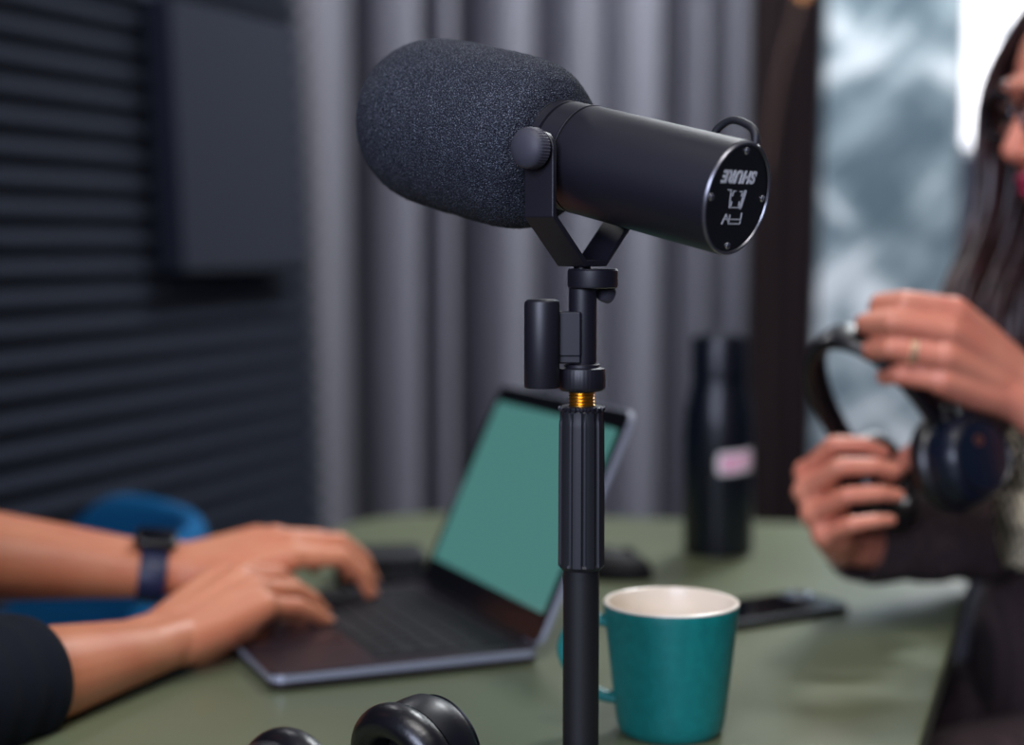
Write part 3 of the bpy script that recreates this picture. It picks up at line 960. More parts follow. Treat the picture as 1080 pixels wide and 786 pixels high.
# ------------------------------------------------------------------ headphones
def headphones(name, label, m, shell, loc, spread=0.074, twist=(0, 0), drop=0.165, cup_r=0.038, dot=False):
    """local x joins the two cups, z towards the top of the band, cups at z = 0"""
    t = thing(name, label, 'headphones', loc)
    top = drop - 0.02
    arc = []
    for i in range(41):
        a = PI * i / 40
        arc.append(m @ V((-spread * math.cos(a) * 1.02, 0, 0.045 + (top - 0.045) * math.sin(a) ** 0.85)))
    up = (m.to_3x3() @ V((0, 1, 0))).normalized()
    b = bmesh.new()
    sweep(b, arc, [0.0085 + 0.0025 * math.sin(PI * i / 40) for i in range(41)], 20, sect=lambda a: (math.copysign(abs(math.cos(a)) ** 0.7, math.cos(a)) * 0.62, math.copysign(abs(math.sin(a)) ** 0.7, math.sin(a)) * 1.5) , up=up)
    hb = obj('headband', b, 'leather', t)
    for k, s in enumerate((-1, 1)):
        cm = m @ M.Translation((s * spread, 0, 0)) @ M.Rotation(twist[k], 4, 'Z') @ M.Rotation(-s * PI / 2, 4, 'Y') @ M.Rotation(PI / 2 if True else 0, 4, 'Z')
        # cup local z points inwards (towards the head)
        b = bmesh.new()
        el = lambda a, z: 1 + 0.10 * math.cos(2 * a) * 0 + 0.0
        lathe(b, [(0, -0.026), (cup_r * 0.50, -0.0255), (cup_r * 0.74, -0.023), (cup_r * 0.84, -0.018), (cup_r * 0.88, -0.011), (cup_r * 0.90, -0.004), (cup_r * 0.9, 0.0), (0, 0.0)], cm, 64)
        cup = obj('ear_cup', b, shell, t)
        b = bmesh.new()
        pr_ = []
        for i in range(25):
            a = 2 * PI * i / 24
            pr_.append((cup_r * 0.76 + cup_r * 0.27 * math.cos(a), 0.0105 + 0.0115 * math.sin(a)))
        lathe(b, pr_, cm, 64, cap=False)
        bmesh.ops.remove_doubles(b, verts=b.verts, dist=1e-6)
        obj('ear_cushion', b, 'leather', cup)
        b = bmesh.new(); lathe(b, [(0, 0.0005), (cup_r * 0.6, 0.0005), (cup_r * 0.6, 0.002), (0, 0.003)], cm, 40); obj('speaker_cloth', b, 'mesh', cup)
        b = bmesh.new(); lathe(b, [(cup_r * 0.66, -0.0240), (cup_r * 0.70, -0.0256), (cup_r * 0.74, -0.0246)], cm, 48, cap=False)
        lathe(b, [(cup_r * 0.66, -0.0240), (cup_r * 0.70, -0.0235), (cup_r * 0.74, -0.0246)], cm, 48, cap=False); obj('trim_ring', b, 'hpshell', cup)
        if dot:
            b = bmesh.new(); lathe(b, [(0.0042, -0.0262), (0.0042, -0.0272), (0.0030, -0.0275), (0.0030, -0.0262)], cm @ M.Translation((cup_r * 0.05, -cup_r * 0.3, 0.001)), 20, cap=False); obj('button_ring', b, 'copper', cup)
        # yoke arm from band end to cup
        b = bmesh.new()
        e = arc[0] if s < 0 else arc[-1]
        zax = (m.to_3x3() @ V((0, 0, 1))).normalized()
        cc_ = m @ V((s * (spread + 0.012), 0, 0))
        yv = cm.to_3x3() @ V((1, 0, 0)); yv.normalize()
        sweep(b, spline([e + zax * 0.006, e - zax * 0.004, cc_ + zax * (cup_r * 0.95), cc_ + zax * (cup_r * 0.35)], 6), 0.006, 14, sect=lambda a: (math.cos(a) * 0.6, math.sin(a) * 1.5), up=up)
        obj('slider_arm', b, 'hpshell', t)
    return t


# ------------------------------------------------------------------ people: one continuous skin from tapered capsules
def cone(bm, p0, r0, p1, r1, seg=16, n=5):
    p0, p1 = V(p0), V(p1)
    d = p1 - p0
    L = d.length
    m = axis_frame(p0, d if L > 1e-6 else V((0, 0, 1)))
    pf = []
    for i in range(n + 1):
        t = -PI / 2 + PI / 2 * i / n
        pf.append((r0 * math.cos(t) if i else 0.0, r0 * math.sin(t)))
    for i in range(n + 1):
        t = PI / 2 * i / n
        pf.append((r1 * math.cos(t) if i < n else 0.0, L + r1 * math.sin(t)))
    lathe(bm, pf, m, seg)


def chain(bm, pts, seg=16):
    for (p0, r0), (p1, r1) in zip(pts, pts[1:]):
        cone(bm, p0, r0, p1, r1, seg)


def ell(bm, c, r, m3=None, seg=28, n=14):
    c = V(c)
    m = M.Translation(c) @ (m3.to_4x4() if m3 is not None else M.Identity(4)) @ M.Diagonal((r[0], r[1], r[2], 1))
    lathe(bm, [(math.sin(PI * i / n) if 0 < i < n else 0.0, -math.cos(PI * i / n)) for i in range(n + 1)], m, seg)


def fuse(bm, voxel, smooth_it=6, factor=0.5):
    """union of the overlapping closed pieces as one skin; returns a bmesh"""
    bmesh.ops.recalc_face_normals(bm, faces=bm.faces)
    me = bpy.data.meshes.new('tmp'); bm.to_mesh(me); bm.free()
    o = bpy.data.objects.new('tmp', me); COL.objects.link(o)
    r = o.modifiers.new('r', 'REMESH'); r.mode = 'VOXEL'; r.voxel_size = voxel
    s = o.modifiers.new('s', 'SMOOTH'); s.factor = factor; s.iterations = smooth_it
    bpy.context.view_layer.update()
    ev = o.evaluated_get(bpy.context.evaluated_depsgraph_get())
    out = bmesh.new()
    m2 = ev.to_mesh(); out.from_mesh(m2); ev.to_mesh_clear()
    bpy.data.objects.remove(o); bpy.data.meshes.remove(me)
    for f in out.faces:
        f.smooth = True
    return out


def hand(bm, wrist, fwd, back, side, s=1.0, flex=None, splay=None, thumb=None, slim=1.0):
    """palm, four unequal fingers and a thumb as capsules; returns finger joint chains"""
    x = V(fwd).normalized()
    z = V(back); z = (z - x * z.dot(x)).normalized()
    t = z.cross(x) if side == 'R' else x.cross(z)
    P = lambda a, l, h: V(wrist) + (x * a + t * l + z * h) * s
    kn = [(0.092, 0.027, 0.004), (0.095, 0.0075, 0.007), (0.089, -0.0120, 0.005), (0.079, -0.0290, 0.000)]
    ln = [(0.043, 0.026, 0.021), (0.047, 0.030, 0.022), (0.044, 0.028, 0.022), (0.034, 0.021, 0.019)]
    rd = [(0.0104, 0.0090, 0.0081, 0.0066), (0.0106, 0.0092, 0.0082, 0.0067), (0.0100, 0.0086, 0.0077, 0.0063), (0.0090, 0.0077, 0.0068, 0.0057)]
    flex = flex or [(20, 25, 15)] * 4
    splay = splay or (6, 1, -4, -10)
    ws = [(0.0, 0.013), (0.0, 0.005), (0.0, -0.005), (0.0, -0.013)]
    chains = []
    for i in range(4):
        k = kn[i]
        w0 = P(0.004, ws[i][1], 0.0)
        mid = P(k[0] * 0.5, (k[1] + ws[i][1]) * 0.52, -0.0015 + k[2] * 0.4)
        chain(bm, [(w0, 0.0165 * s), (mid, 0.0152 * s), (P(*k), 0.0122 * s)])
        p = P(*k)
        sa = math.radians(splay[i])
        ph = 0
        js = [(p, rd[i][0] * s * slim)]
        for j in range(3):
            ph += math.radians(flex[i][j])
            d = x * math.cos(ph) * math.cos(sa) + t * math.sin(sa) * math.cos(ph) - z * math.sin(ph)
            p = p + d * ln[i][j] * s
            js.append((p, rd[i][j + 1] * s * slim))
        chain(bm, js)
        chains.append(js)
    # palm fillers
    ell(bm, P(0.055, 0.0, -0.009), (0.040 * s, 0.032 * s, 0.0125 * s), frame(V((0, 0, 0)), x, t, z).to_3x3())
    cone(bm, P(0.018, -0.014, -0.008), 0.0145 * s, P(0.060, -0.026, -0.008), 0.0115 * s)
    th = thumb or dict(dir=(0.72, 0.62, -0.25), bend=(0, 12, 18))
    tb0 = P(0.014, 0.017, -0.007)
    d = V(th['dir']).normalized()
    d1 = (x * d.x + t * d.y + z * d.z)
    ax_ = V(th.get('axis', (0, 0, 0)))
    axw = (x * ax_.x + t * ax_.y + z * ax_.z)
    if axw.length < 1e-6:
        axw = d1.cross(x)                                 # bends back towards the fingers
    if axw.length < 1e-6:
        axw = z
    axw.normalize()
    p = tb0
    js = [(p, 0.0155 * s)]
    for L_, r_, bd_ in ((0.046, 0.0115, th['bend'][0]), (0.033, 0.0098, th['bend'][1]), (0.027, 0.0078, th['bend'][2])):
        d1 = Q(axw, math.radians(bd_)) @ d1
        p = p + d1 * L_ * s
        js.append((p, r_ * s * slim))
    chain(bm, js)
    cone(bm, P(0.03, 0.014, -0.010), 0.0135 * s, js[1][0] + (P(0.06, 0.02, -0.008) - js[1][0]) * 0.4, 0.011 * s)
    chains.append(js)
    return chains, (x, t, z)


def forearm(bm, elbow, wrist, back, hx, rw=0.020, re=0.040):
    """flattened wrist growing to a full forearm"""
    e, w = V(elbow), V(wrist)
    d = (e - w)
    x = d.normalized()
    lat = V(back).cross(x).normalized()
    for s in (-1, 1):
        pts = [(w + V(hx) * 0.012 + lat * s * 0.0105, rw * 0.90)]
        for t, r, o in ((0.12, rw * 0.98, 0.0095), (0.3, rw * 1.22, 0.0085), (0.5, rw * 1.5, 0.0075), (0.7, rw * 1.76, 0.006), (0.88, re * 0.94, 0.004), (1.0, re * 0.92, 0.0)):
            pts.append((w + d * t + lat * s * o, r))
        chain(bm, pts, 20)


def nails(chains, fr, mats, parent, s=1.0):
    x, t, z = fr
    for js in chains[:4]:
        p1, p0 = js[-1], js[-2]
        d = (p1[0] - p0[0]).normalized()
        n = (z - d * z.dot(d))
        if n.length < 0.2:
            continue
        n.normalize()
        if (p1[0] - p0[0]).length < 1e-5:
            continue
        # back of the last joint: rotate the hand back with the finger
        l = d.cross(n)
        b = bmesh.new()
        ell(b, p1[0] + n * p1[1] * 0.74 + d * p1[1] * 0.25, (p1[1] * 0.85, p1[1] * 0.62, p1[1] * 0.30), frame(V((0, 0, 0)), d, l, n).to_3x3(), 14, 8)
        rest(b)
        obj('fingernail', b, mats, parent)


def in_poly(x, y, poly):
    c = False
    for (x0, y0), (x1, y1) in zip(poly, poly[1:] + poly[:1]):
        if (y0 > y) != (y1 > y) and x < (x1 - x0) * (y - y0) / (y1 - y0) + x0:
            c = not c
    return c


LINV = LM.inverted()


def rest(bm):
    """flesh and cloth flatten where they rest on the table top or the laptop"""
    for v in bm.verts:
        if 0.70 < v.co.z < 0.775 and in_poly(v.co.x, v.co.y, tpoly):
            z = TZ + 0.0006
            q = LINV @ v.co
            if -0.005 < q.x < LD + 0.005 and -0.005 < q.y < LW + 0.005:
                z = TZ + 0.0152
            v.co.z = max(v.co.z, z)


# ---- the person typing at the left
prs = thing('person', 'person in a dark navy top typing on the laptop, blue watch on one wrist', 'person', (-0.64, 1.07, 0))
b = bmesh.new()
# near (right) hand
nw = W(172, 678, 1.275)
nk = W(258, 624, 1.35)
n_f = (nk - nw).normalized()
nback = V((-0.10, -0.42, 1.0))
chN, frN = hand(b, nw, n_f, nback, 'R', 1.05, flex=[(20, 24, 14), (22, 24, 14), (23, 20, 12), (22, 16, 8)], splay=(8, 2, -4, -11), thumb=dict(dir=(0.80, 0.55, -0.35), bend=(0, 8, 10)))
nel = W(-85, 745, 1.06)
forearm(b, nel, nw, frN[2], frN[0], 0.0205, 0.043)
# far (left) hand
fw_ = W(188, 603, 1.42)
fk = W(292, 580, 1.455)
f_f = (fk - fw_).normalized()
fback = V((-0.05, -0.30, 1.0))
chF, frF = hand(b, fw_, f_f, fback, 'L', 1.02, flex=[(12, 36, 24), (12, 36, 22), (16, 36, 20), (20, 32, 18)], splay=(3, -1, -5, -10), thumb=dict(dir=(0.82, 0.42, -0.45), bend=(0, 8, 10)))
fel = W(-110, 578, 1.37)
forearm(b, fel, fw_, frF[2], frF[0], 0.0205, 0.043)
# upper arms, trunk, neck, head, legs (seated, mostly outside the frame)
shR, shL = V((-0.54, 0.88, 1.07)), V((-0.665, 1.24, 1.07))
chain(b, [(nel, 0.041), (nel.lerp(shR, 0.5), 0.048), (shR, 0.055)], 20)
chain(b, [(fel, 0.041), (fel.lerp(shL, 0.5), 0.048), (shL, 0.055)], 20)
tc_ = V((-0.64, 1.07, -0.03))
fd = V((0.94, 0.33, 0)); sd = V((-0.33, 0.94, 0))
m3 = frame(V((0, 0, 0)), fd, sd, V((0, 0, 1))).to_3x3()
ell(b, tc_ + V((0.01, 0, 1.00)), (0.115, 0.185, 0.19), m3)
ell(b, tc_ + V((-0.03, 0, 0.80)), (0.115, 0.165, 0.22), m3)
ell(b, tc_ + V((-0.05, 0, 0.66)), (0.14, 0.17, 0.13), m3)
cone(b, shR, 0.058, shL, 0.058, 20)
cone(b, tc_ + V((0.01, 0, 1.12)), 0.062, tc_ + fd * 0.03 + V((0, 0, 1.26)), 0.055)
hc = tc_ + fd * 0.06 + V((0, 0, 1.35))
ell(b, hc, (0.098, 0.076, 0.115), m3)
ell(b, hc + fd * 0.03 + V((0, 0, -0.05)), (0.062, 0.055, 0.075), m3)
cone(b, hc + fd * 0.098 + V((0, 0, 0.0)), 0.010, hc + fd * 0.115 + V((0, 0, -0.035)), 0.014)
for s in (-1, 1):
    ell(b, hc + sd * s * 0.078 + V((0, 0, -0.01)), (0.018, 0.008, 0.032), m3)
    hip = tc_ + sd * s * 0.09 + V((-0.04, 0, 0.615)); kne = hip + fd * 0.42 + V((0, 0, -0.03)); ank = kne + fd * -0.02 + V((0, 0, -0.465))
    chain(b, [(hip, 0.088), (kne, 0.058), (kne.lerp(ank, 0.35), 0.056), (ank, 0.040), (ank + fd * 0.14 + V((0, 0, -0.055)), 0.032)], 20)
bb = fuse(b, 0.0024, 7)
rest(bb)
person = obj('body', bb, 'skinm', prs, recalc=False, sharp=9)
nails(chN, frN, 'nail', prs); nails(chF, frF, 'nail', prs)
# top: trunk and sleeves; sleeve ends are open hems round the forearms
b = bmesh.new()
ell(b, tc_ + V((0.01, 0, 1.00)), (0.128, 0.20, 0.195), m3)
ell(b, tc_ + V((-0.03, 0, 0.80)), (0.132, 0.18, 0.24), m3)
cone(b, shR, 0.068, shL, 0.068, 20)
chain(b, [(nel, 0.052), (nel.lerp(shR, 0.5), 0.060), (shR, 0.068)], 20)
chain(b, [(fel, 0.052), (fel.lerp(shL, 0.5), 0.060), (shL, 0.068)], 20)
shirt_bm = fuse(b, 0.005, 6)


def sleeve(bm, elbow, wrist, t_end, r0, r1, back, bulge=0.0):
    """cloth tube from the elbow down to t_end of the way to the wrist, with thickness and a rolled hem"""
    e, w = V(elbow), V(wrist)
    pts, rad = [], []
    for i in range(13):
        t = t_end * i / 12
        pts.append(e.lerp(w, t)); rad.append(r0 + (r1 - r0) * i / 12 + bulge * math.sin(i * 1.9) * 0.0012)
    pts += [e.lerp(w, t_end + 0.006), e.lerp(w, t_end + 0.004), e.lerp(w, t_end - 0.02), e.lerp(w, t_end - 0.25)]
    rad += [r1 - 0.0015, r1 - 0.004, r1 - 0.005, r1 - 0.004]
    # straight axis, so sweep as a lathe
    m = axis_frame(e, w - e)
    L = (w - e).length
    prof = [(r, (p - e).length) for p, r in zip(pts, rad)]
    lathe(bm, prof, m, 48, cap=False)


sleeve(shirt_bm, nel, nw, 0.385, 0.049, 0.0450, frN[2], 1)
sleeve(shirt_bm, fel, fw_, 0.30, 0.053, 0.047, frF[2], 1)
rest(shirt_bm)
obj('top', shirt_bm, 'shirt', prs, sharp=9)
b = bmesh.new()
ell(b, tc_ + V((-0.05, 0, 0.65)), (0.15, 0.18, 0.13), m3)
for s in (-1, 1):
    hip = tc_ + sd * s * 0.09 + V((-0.04, 0, 0.615)); kne = hip + fd * 0.42 + V((0, 0, -0.03)); ank = kne + fd * -0.02 + V((0, 0, -0.445))
    chain(b, [(hip, 0.097), (kne, 0.067), (kne.lerp(ank, 0.35), 0.065), (ank, 0.052)], 20)
obj('trousers', fuse(b, 0.006, 5), 'trouser', prs, sharp=9)
for s in (-1, 1):
    hip = tc_ + sd * s * 0.09 + V((-0.04, 0, 0.615)); ank = hip + fd * 0.40 + V((0, 0, -0.45))
    b = bmesh.new()
    chain(b, [(V((ank.x, ank.y, 0.06)) - fd * 0.02, 0.050), (V((ank.x, ank.y, 0.050)) + fd * 0.06, 0.046), (V((ank.x, ank.y, 0.045)) + fd * 0.17, 0.041)])
    bb = fuse(b, 0.005, 4)
    for v in bb.verts:
        v.co.z = max(v.co.z, 0.002)
    obj('shoe', bb, 'shoe', prs, sharp=9)
b = bmesh.new()
ell(b, hc + fd * -0.014 + V((0, 0, 0.022)), (0.100, 0.083, 0.112), m3)
for v in b.verts:
    q = (v.co - hc).dot(fd)
    if q > 0.035 and v.co.z < hc.z + 0.055:
        v.co -= fd * (q - 0.03)
obj('hair', fuse(b, 0.004, 4), 'hairm', prs, sharp=9)
# watch on the far wrist
wc = fw_.lerp(fel, 0.095)
wax = (fel - fw_).normalized()
wzz = (frF[2] - wax * frF[2].dot(wax)).normalized()
wl = wax.cross(wzz)
b = bmesh.new()
ringp = []
for i in range(48):
    a = 2 * PI * i / 48
    ringp.append(wc + wl * (0.0335 * math.cos(a)) + wzz * (0.0238 * math.sin(a)))
sweep(b, ringp, 0.0019, 12, sect=lambda a: (math.cos(a) * 5.4 if False else math.cos(a) * 1.0, math.sin(a) * 5.6), close=True)
# the band is a flat strip: section tall along the arm
b.free()
b = bmesh.new()
secs = []
for i in range(64):
    a = 2 * PI * i / 64
    c_ = wc + wl * (0.0330 * math.cos(a)) + wzz * (0.0234 * math.sin(a))
    o_ = (wl * (math.cos(a) / 0.0330) + wzz * (math.sin(a) / 0.0234)).normalized()
    secs.append([b.verts.new(c_ + o_ * oo + wax * aa) for oo, aa in ((0, -0.0115), (0.0022, -0.0112), (0.0030, -0.009), (0.0030, 0.009), (0.0022, 0.0112), (0, 0.0115))])
for i in range(64):
    s0, s1_ = secs[i], secs[(i + 1) % 64]
    for k in range(6):
        f = b.faces.new((s0[k], s0[(k + 1) % 6], s1_[(k + 1) % 6], s1_[k])); f.smooth = True
watch = obj('wrist_watch', b, 'strap', prs)
b = bmesh.new()
wm_ = frame(wc + wzz * 0.0245, wax, wl, wzz)
prism(b, rrect(0.036, 0.031, 0.009, 6), 0.0, 0.0085, wm_, bev=0.0028, seg=3, smooth=True)
obj('watch_case', b, 'bezel', watch)
b = bmesh.new(); prism(b, rrect(0.029, 0.025, 0.007, 6), 0.0084, 0.0090, wm_); obj('watch_face', b, 'phoneglass', watch)

# ---- the woman at the right
wmn = thing('person', 'person with long dark hair and black glasses in a checked jacket, holding headphones', 'person', (0.60, 1.57, 0))
b = bmesh.new()
# near (left) hand on the headband
lw = W(1070, 408, 1.38)
lk = W(980, 352, 1.33)
l_f = (lk - lw).normalized()
lback = V((0.10, -0.85, 0.25))
chL, frL = hand(b, lw, l_f, lback, 'L', 1.0, flex=[(20, 66, 40), (24, 66, 40), (28, 66, 40), (32, 66, 40)], splay=(-14, -14, -14, -14), thumb=dict(dir=(0.80, 0.12, -0.62), bend=(0, 8, 8)), slim=1.08)
lel = W(1210, 505, 1.38)
forearm(b, lel, lw, frL[2], frL[0], 0.0185, 0.037)
# far (right) hand round the ear cup: knuckles to the left, finger tips towards the right
rw_ = W(886, 568, 1.46)
rk = W(845, 503, 1.355)
r_f = (rk - rw_).normalized()
rback = V((-0.92, 0.05, -0.1))
chR, frR = hand(b, rw_, r_f, rback, 'R', 0.95, flex=[(50, 62, 26), (54, 60, 24), (56, 60, 24), (58, 60, 24)], splay=(14, 4, -6, -16), thumb=dict(dir=(0.45, 0.22, -0.87), bend=(0, 6, 6)), slim=0.95)
rel = W(1092, 560, 1.62)
forearm(b, rel, rw_, frR[2], frR[0], 0.0185, 0.037)
# head facing left and a little towards the camera
hd_ = W(1162, 114, 1.50)
hf = V((-0.92, -0.36, -0.10)).normalized()
hs = V((0, 0, 1)).cross(hf).normalized()
hu = hf.cross(hs).normalized()
hm = frame(V((0, 0, 0)), hf, hs, hu).to_3x3()
HP = lambda f, s, u: hd_ + hf * f + hs * s + hu * u
ell(b, HP(-0.014, 0, 0.028), (0.092, 0.073, 0.085), hm)
ell(b, HP(0.026, 0, -0.020), (0.058, 0.060, 0.078), hm)
ell(b, HP(0.040, 0, -0.066), (0.040, 0.040, 0.034), hm)
ell(b, HP(0.062, 0, -0.094), (0.020, 0.020, 0.015), hm)
cone(b, HP(0.078, 0, 0.008), 0.009, HP(0.100, 0, -0.030), 0.0105)
cone(b, HP(0.100, 0, -0.030), 0.0105, HP(0.082, 0, -0.034), 0.012)
ell(b, HP(0.070, 0, 0.026), (0.020, 0.045, 0.012), hm)
for s in (-1, 1):
    ell(b, HP(0.089, s * 0.009, -0.033), (0.008, 0.007, 0.006), hm)
    ell(b, HP(0.056, s * 0.034, -0.016), (0.024, 0.022, 0.020), hm)
    ell(b, HP(-0.005, s * 0.071, -0.010), (0.016, 0.008, 0.030), hm)
    ell(b, HP(0.074, s * 0.028, 0.006), (0.010, 0.016, 0.008), hm)
ell(b, HP(0.080, 0, -0.056), (0.013, 0.021, 0.0062), hm)
ell(b, HP(0.078, 0, -0.067), (0.013, 0.018, 0.0068), hm)
tw = V((0.60, 1.57, 0))
wf = V((-0.97, -0.22, 0)); ws_ = V((0, 0, 1)).cross(wf)
wm3 = frame(V((0, 0, 0)), wf, ws_, V((0, 0, 1))).to_3x3()
cone(b, tw + V((-0.02, 0, 0.98)), 0.058, HP(-0.02, 0, -0.07), 0.050)
ell(b, tw + V((0, 0, 0.86)), (0.105, 0.165, 0.18), wm3)
ell(b, tw + V((0.01, 0, 0.69)), (0.125, 0.165, 0.18), wm3)
sl, sr = tw + ws_ * 0.165 + V((0, 0, 0.96)), tw - ws_ * 0.165 + V((0, 0, 0.96))
if (sl - lel).length > (sr - lel).length:
    sl, sr = sr, sl
cone(b, sl, 0.05, sr, 0.05)
chain(b, [(lel, 0.037), (sl, 0.050)]); chain(b, [(rel, 0.037), (sr, 0.050)])
for s in (-1, 1):
    hip = tw + ws_ * s * 0.085 + V((0, 0, 0.585)); kne = hip + wf * 0.36 + V((0, 0, -0.02)); ank = kne + V((0, 0, -0.475))
    chain(b, [(hip, 0.085), (kne, 0.056), (kne.lerp(ank, 0.35), 0.052), (ank, 0.036), (ank + wf * 0.12 + V((0, 0, -0.05)), 0.028)], 20)
bb = fuse(b, 0.0022, 6)
rest(bb)
wb = obj('body', bb, ['skinw', 'lips'], wmn, recalc=False, sharp=9)
o0 = wpos(wmn)
for pf in wb.data.polygons:
    q = pf.center + o0 - hd_
    f_, s_, u_ = q.dot(hf), q.dot(hs), q.dot(hu)
    if f_ > 0.07 and abs(s_) < 0.024 - 0.9 * max(0, abs(u_ + 0.0605) - 0.006) and -0.0735 < u_ < -0.0495:
        pf.material_index = 1
nails(chL, frL, 'nail', wmn, 0.93); nails(chR, frR, 'nail', wmn, 0.93)
# gold ring on the near ring finger
ra_, rb_ = chL[2][0][0], chL[2][1][0]
b = bmesh.new()
rp = ra_.lerp(rb_, 0.62); rdir = (rb_ - ra_)
rm = axis_frame(rp, rdir)
for dz in (-0.0016, 0.0016):
    lathe(b, [(0.0088, dz - 0.0014), (0.0110, dz - 0.0011), (0.0110, dz + 0.0011), (0.0088, dz + 0.0014), (0.0088, dz - 0.0014)], rm, 40, cap=False)
obj('ring', b, 'gold', wmn)
# spectacles
b = bmesh.new()
for s in (-1, 1):
    pts = []
    for i in range(36):
        a = 2 * PI * i / 36
        ca, sa_ = math.cos(a), math.sin(a)
        k = 0.86
        pts.append(HP(0.095 - abs(s * 0.033 + 0.025 * ca) * 0.20, s * 0.033 + 0.0255 * math.copysign(abs(ca) ** k, ca), 0.002 + 0.0205 * math.copysign(abs(sa_) ** k, sa_)))
    sweep(b, pts, 0.0034, 10, close=True)
    sweep(b, spline([HP(0.087, s * 0.0585, 0.010), HP(0.070, s * 0.073, 0.011), HP(0.030, s * 0.076, 0.010), HP(-0.012, s * 0.079, 0.004), HP(-0.025, s * 0.077, -0.014)], 6), 0.0021, 10)
sweep(b, spline([HP(0.093, -0.0085, 0.006), HP(0.096, 0, 0.009), HP(0.093, 0.0085, 0.006)], 5), 0.0023, 10)
obj('eyeglasses', b, 'glasses', wmn)
for s in (-1, 1):
    b = bmesh.new()
    ec = HP(0.0745, s * 0.031, 0.002)
    lathe(b, [(0, -0.011)] + [(0.011 * math.sin(PI * i / 16), -0.011 * math.cos(PI * i / 16)) for i in range(1, 13)], axis_frame(ec, hf), 24, cap=False)
    lathe(b, [(0.011 * math.sin(PI * i / 16), -0.011 * math.cos(PI * i / 16)) for i in range(12, 16)] + [(0, 0.011)], axis_frame(ec, hf), 24, mi=1, cap=False)
    bmesh.ops.remove_doubles(b, verts=b.verts, dist=1e-6)
    obj('eye', b, ['eyewhite', 'iris'], wmn)
    b = bmesh.new()
    sweep(b, spline([HP(0.0860, s * 0.012, 0.026), HP(0.0815, s * 0.032, 0.031), HP(0.066, s * 0.050, 0.027)], 6), [0.0026] * 12 + [0.0012], 8)
    obj('eyebrow', b, 'hair', wmn)
# long hair: a cap and falling locks, on both sides of the face
b = bmesh.new()
ell(b, HP(-0.020, 0, 0.034), (0.097, 0.084, 0.090), hm)
for v in b.verts:
    q = v.co - hd_
    f_ = q.dot(hf); u_ = q.dot(hu)
    lim = 0.062 - max(0, 0.075 - u_) * 0.9
    if f_ > lim:
        v.co -= hf * (f_ - lim)
b = fuse(b, 0.004, 6)
rnd = random.Random(3)
def lock(pts, r):
    pts = spline(pts, 7)
    n = len(pts)
    sweep(b, pts, [r * (0.5 + 0.75 * math.sin(PI * min(1, (i + 2) / (n + 1)) ** 0.8)) for i in range(n)], 10, sect=lambda a: (math.cos(a) * 1.0, math.sin(a) * 0.6))
for s in (-1, 1):
    for k in range(30):
        t = k / 29
        j = lambda q: (rnd.random() - 0.5) * q
        f0 = 0.058 - 0.115 * t
        start = HP(f0 - 0.012, s * (0.012 + 0.03 * rnd.random()), 0.112 - 0.05 * abs(f0 - 0.0) * 2)
        side = HP(f0 + 0.000, s * (0.078 + 0.006 * rnd.random()), 0.030 + j(0.02))
        low = HP(f0 + 0.010 + j(0.02), s * (0.092 + j(0.016)), -0.085 + j(0.02))
        if s < 0:
            far = HP(f0 + 0.085 - 0.02 * t + j(0.03), s * (0.080 + j(0.02)), -0.20 + j(0.03))
            end = HP(f0 + 0.075 + j(0.05), s * (0.075 + j(0.03)), -0.33 + j(0.05))
        else:
            far = HP(f0 + 0.018 + j(0.03), s * (0.095 + j(0.02)), -0.20 + j(0.03))
            end = HP(f0 + 0.010 + j(0.03), s * (0.095 + j(0.03)), -0.31 + j(0.05))
        lock([start, side, low, far, end], 0.0062 + 0.003 * rnd.random())
for k in range(16):
    t = (k / 15 - 0.5) * 2
    lock([HP(-0.06, t * 0.05, 0.10), HP(-0.118, t * 0.075, 0.02), HP(-0.12, t * 0.09, -0.10), HP(-0.13, t * 0.09, -0.30)], 0.011)
obj('hair', b, 'hair', wmn, sharp=9)
# jacket
b = bmesh.new()
ell(b, tw + V((0, 0, 0.86)), (0.125, 0.185, 0.185), wm3)
ell(b, tw + V((0.01, 0, 0.665)), (0.162, 0.188, 0.19), wm3)
cone(b, sl, 0.062, sr, 0.062)
chain(b, [(lel, 0.050), (lel.lerp(sl, 0.5), 0.056), (sl, 0.063)], 20); chain(b, [(rel, 0.048), (rel.lerp(sr, 0.5), 0.055), (sr, 0.063)], 20)
jb = fuse(b, 0.005, 5)
sleeve(jb, rel, rw_, 0.93, 0.048, 0.040, frR[2], 2)
rest(jb)
obj('jacket', jb, 'jacket', wmn, sharp=9)
b = bmesh.new()
cpts = spline([lel + V((0.03, 0, 0.0)), W(1150, 518, 1.42), W(1112, 521, 1.42), W(1072, 518, 1.42)], 8)
nc = len(cpts)
crad = [0.052 + 0.010 * i / nc for i in range(nc)]
for q in (2, 1, 6, 14):
    cpts.append(cpts[nc - q]); crad.append(0.0605 if q < 3 else 0.055)
sweep(b, cpts, crad, 40, sect=lambda a: (math.cos(a) * (1 + 0.05 * math.sin(5 * a)), math.sin(a) * (1.08 + 0.05 * math.sin(4 * a))), cap=False)
obj('sleeve', b, 'cuff', wmn, sharp=9)
b = bmesh.new()
ell(b, tw + V((0.03, 0, 0.59)), (0.145, 0.175, 0.11), wm3)
for s in (-1, 1):
    hip = tw + ws_ * s * 0.085 + V((0, 0, 0.585)); kne = hip + wf * 0.36 + V((0, 0, -0.02)); ank = kne + V((0, 0, -0.455))
    chain(b, [(hip, 0.096), (kne, 0.066), (kne.lerp(ank, 0.35), 0.062), (ank, 0.05)], 20)
obj('trousers', fuse(b, 0.006, 5), 'jacket', wmn, sharp=9)
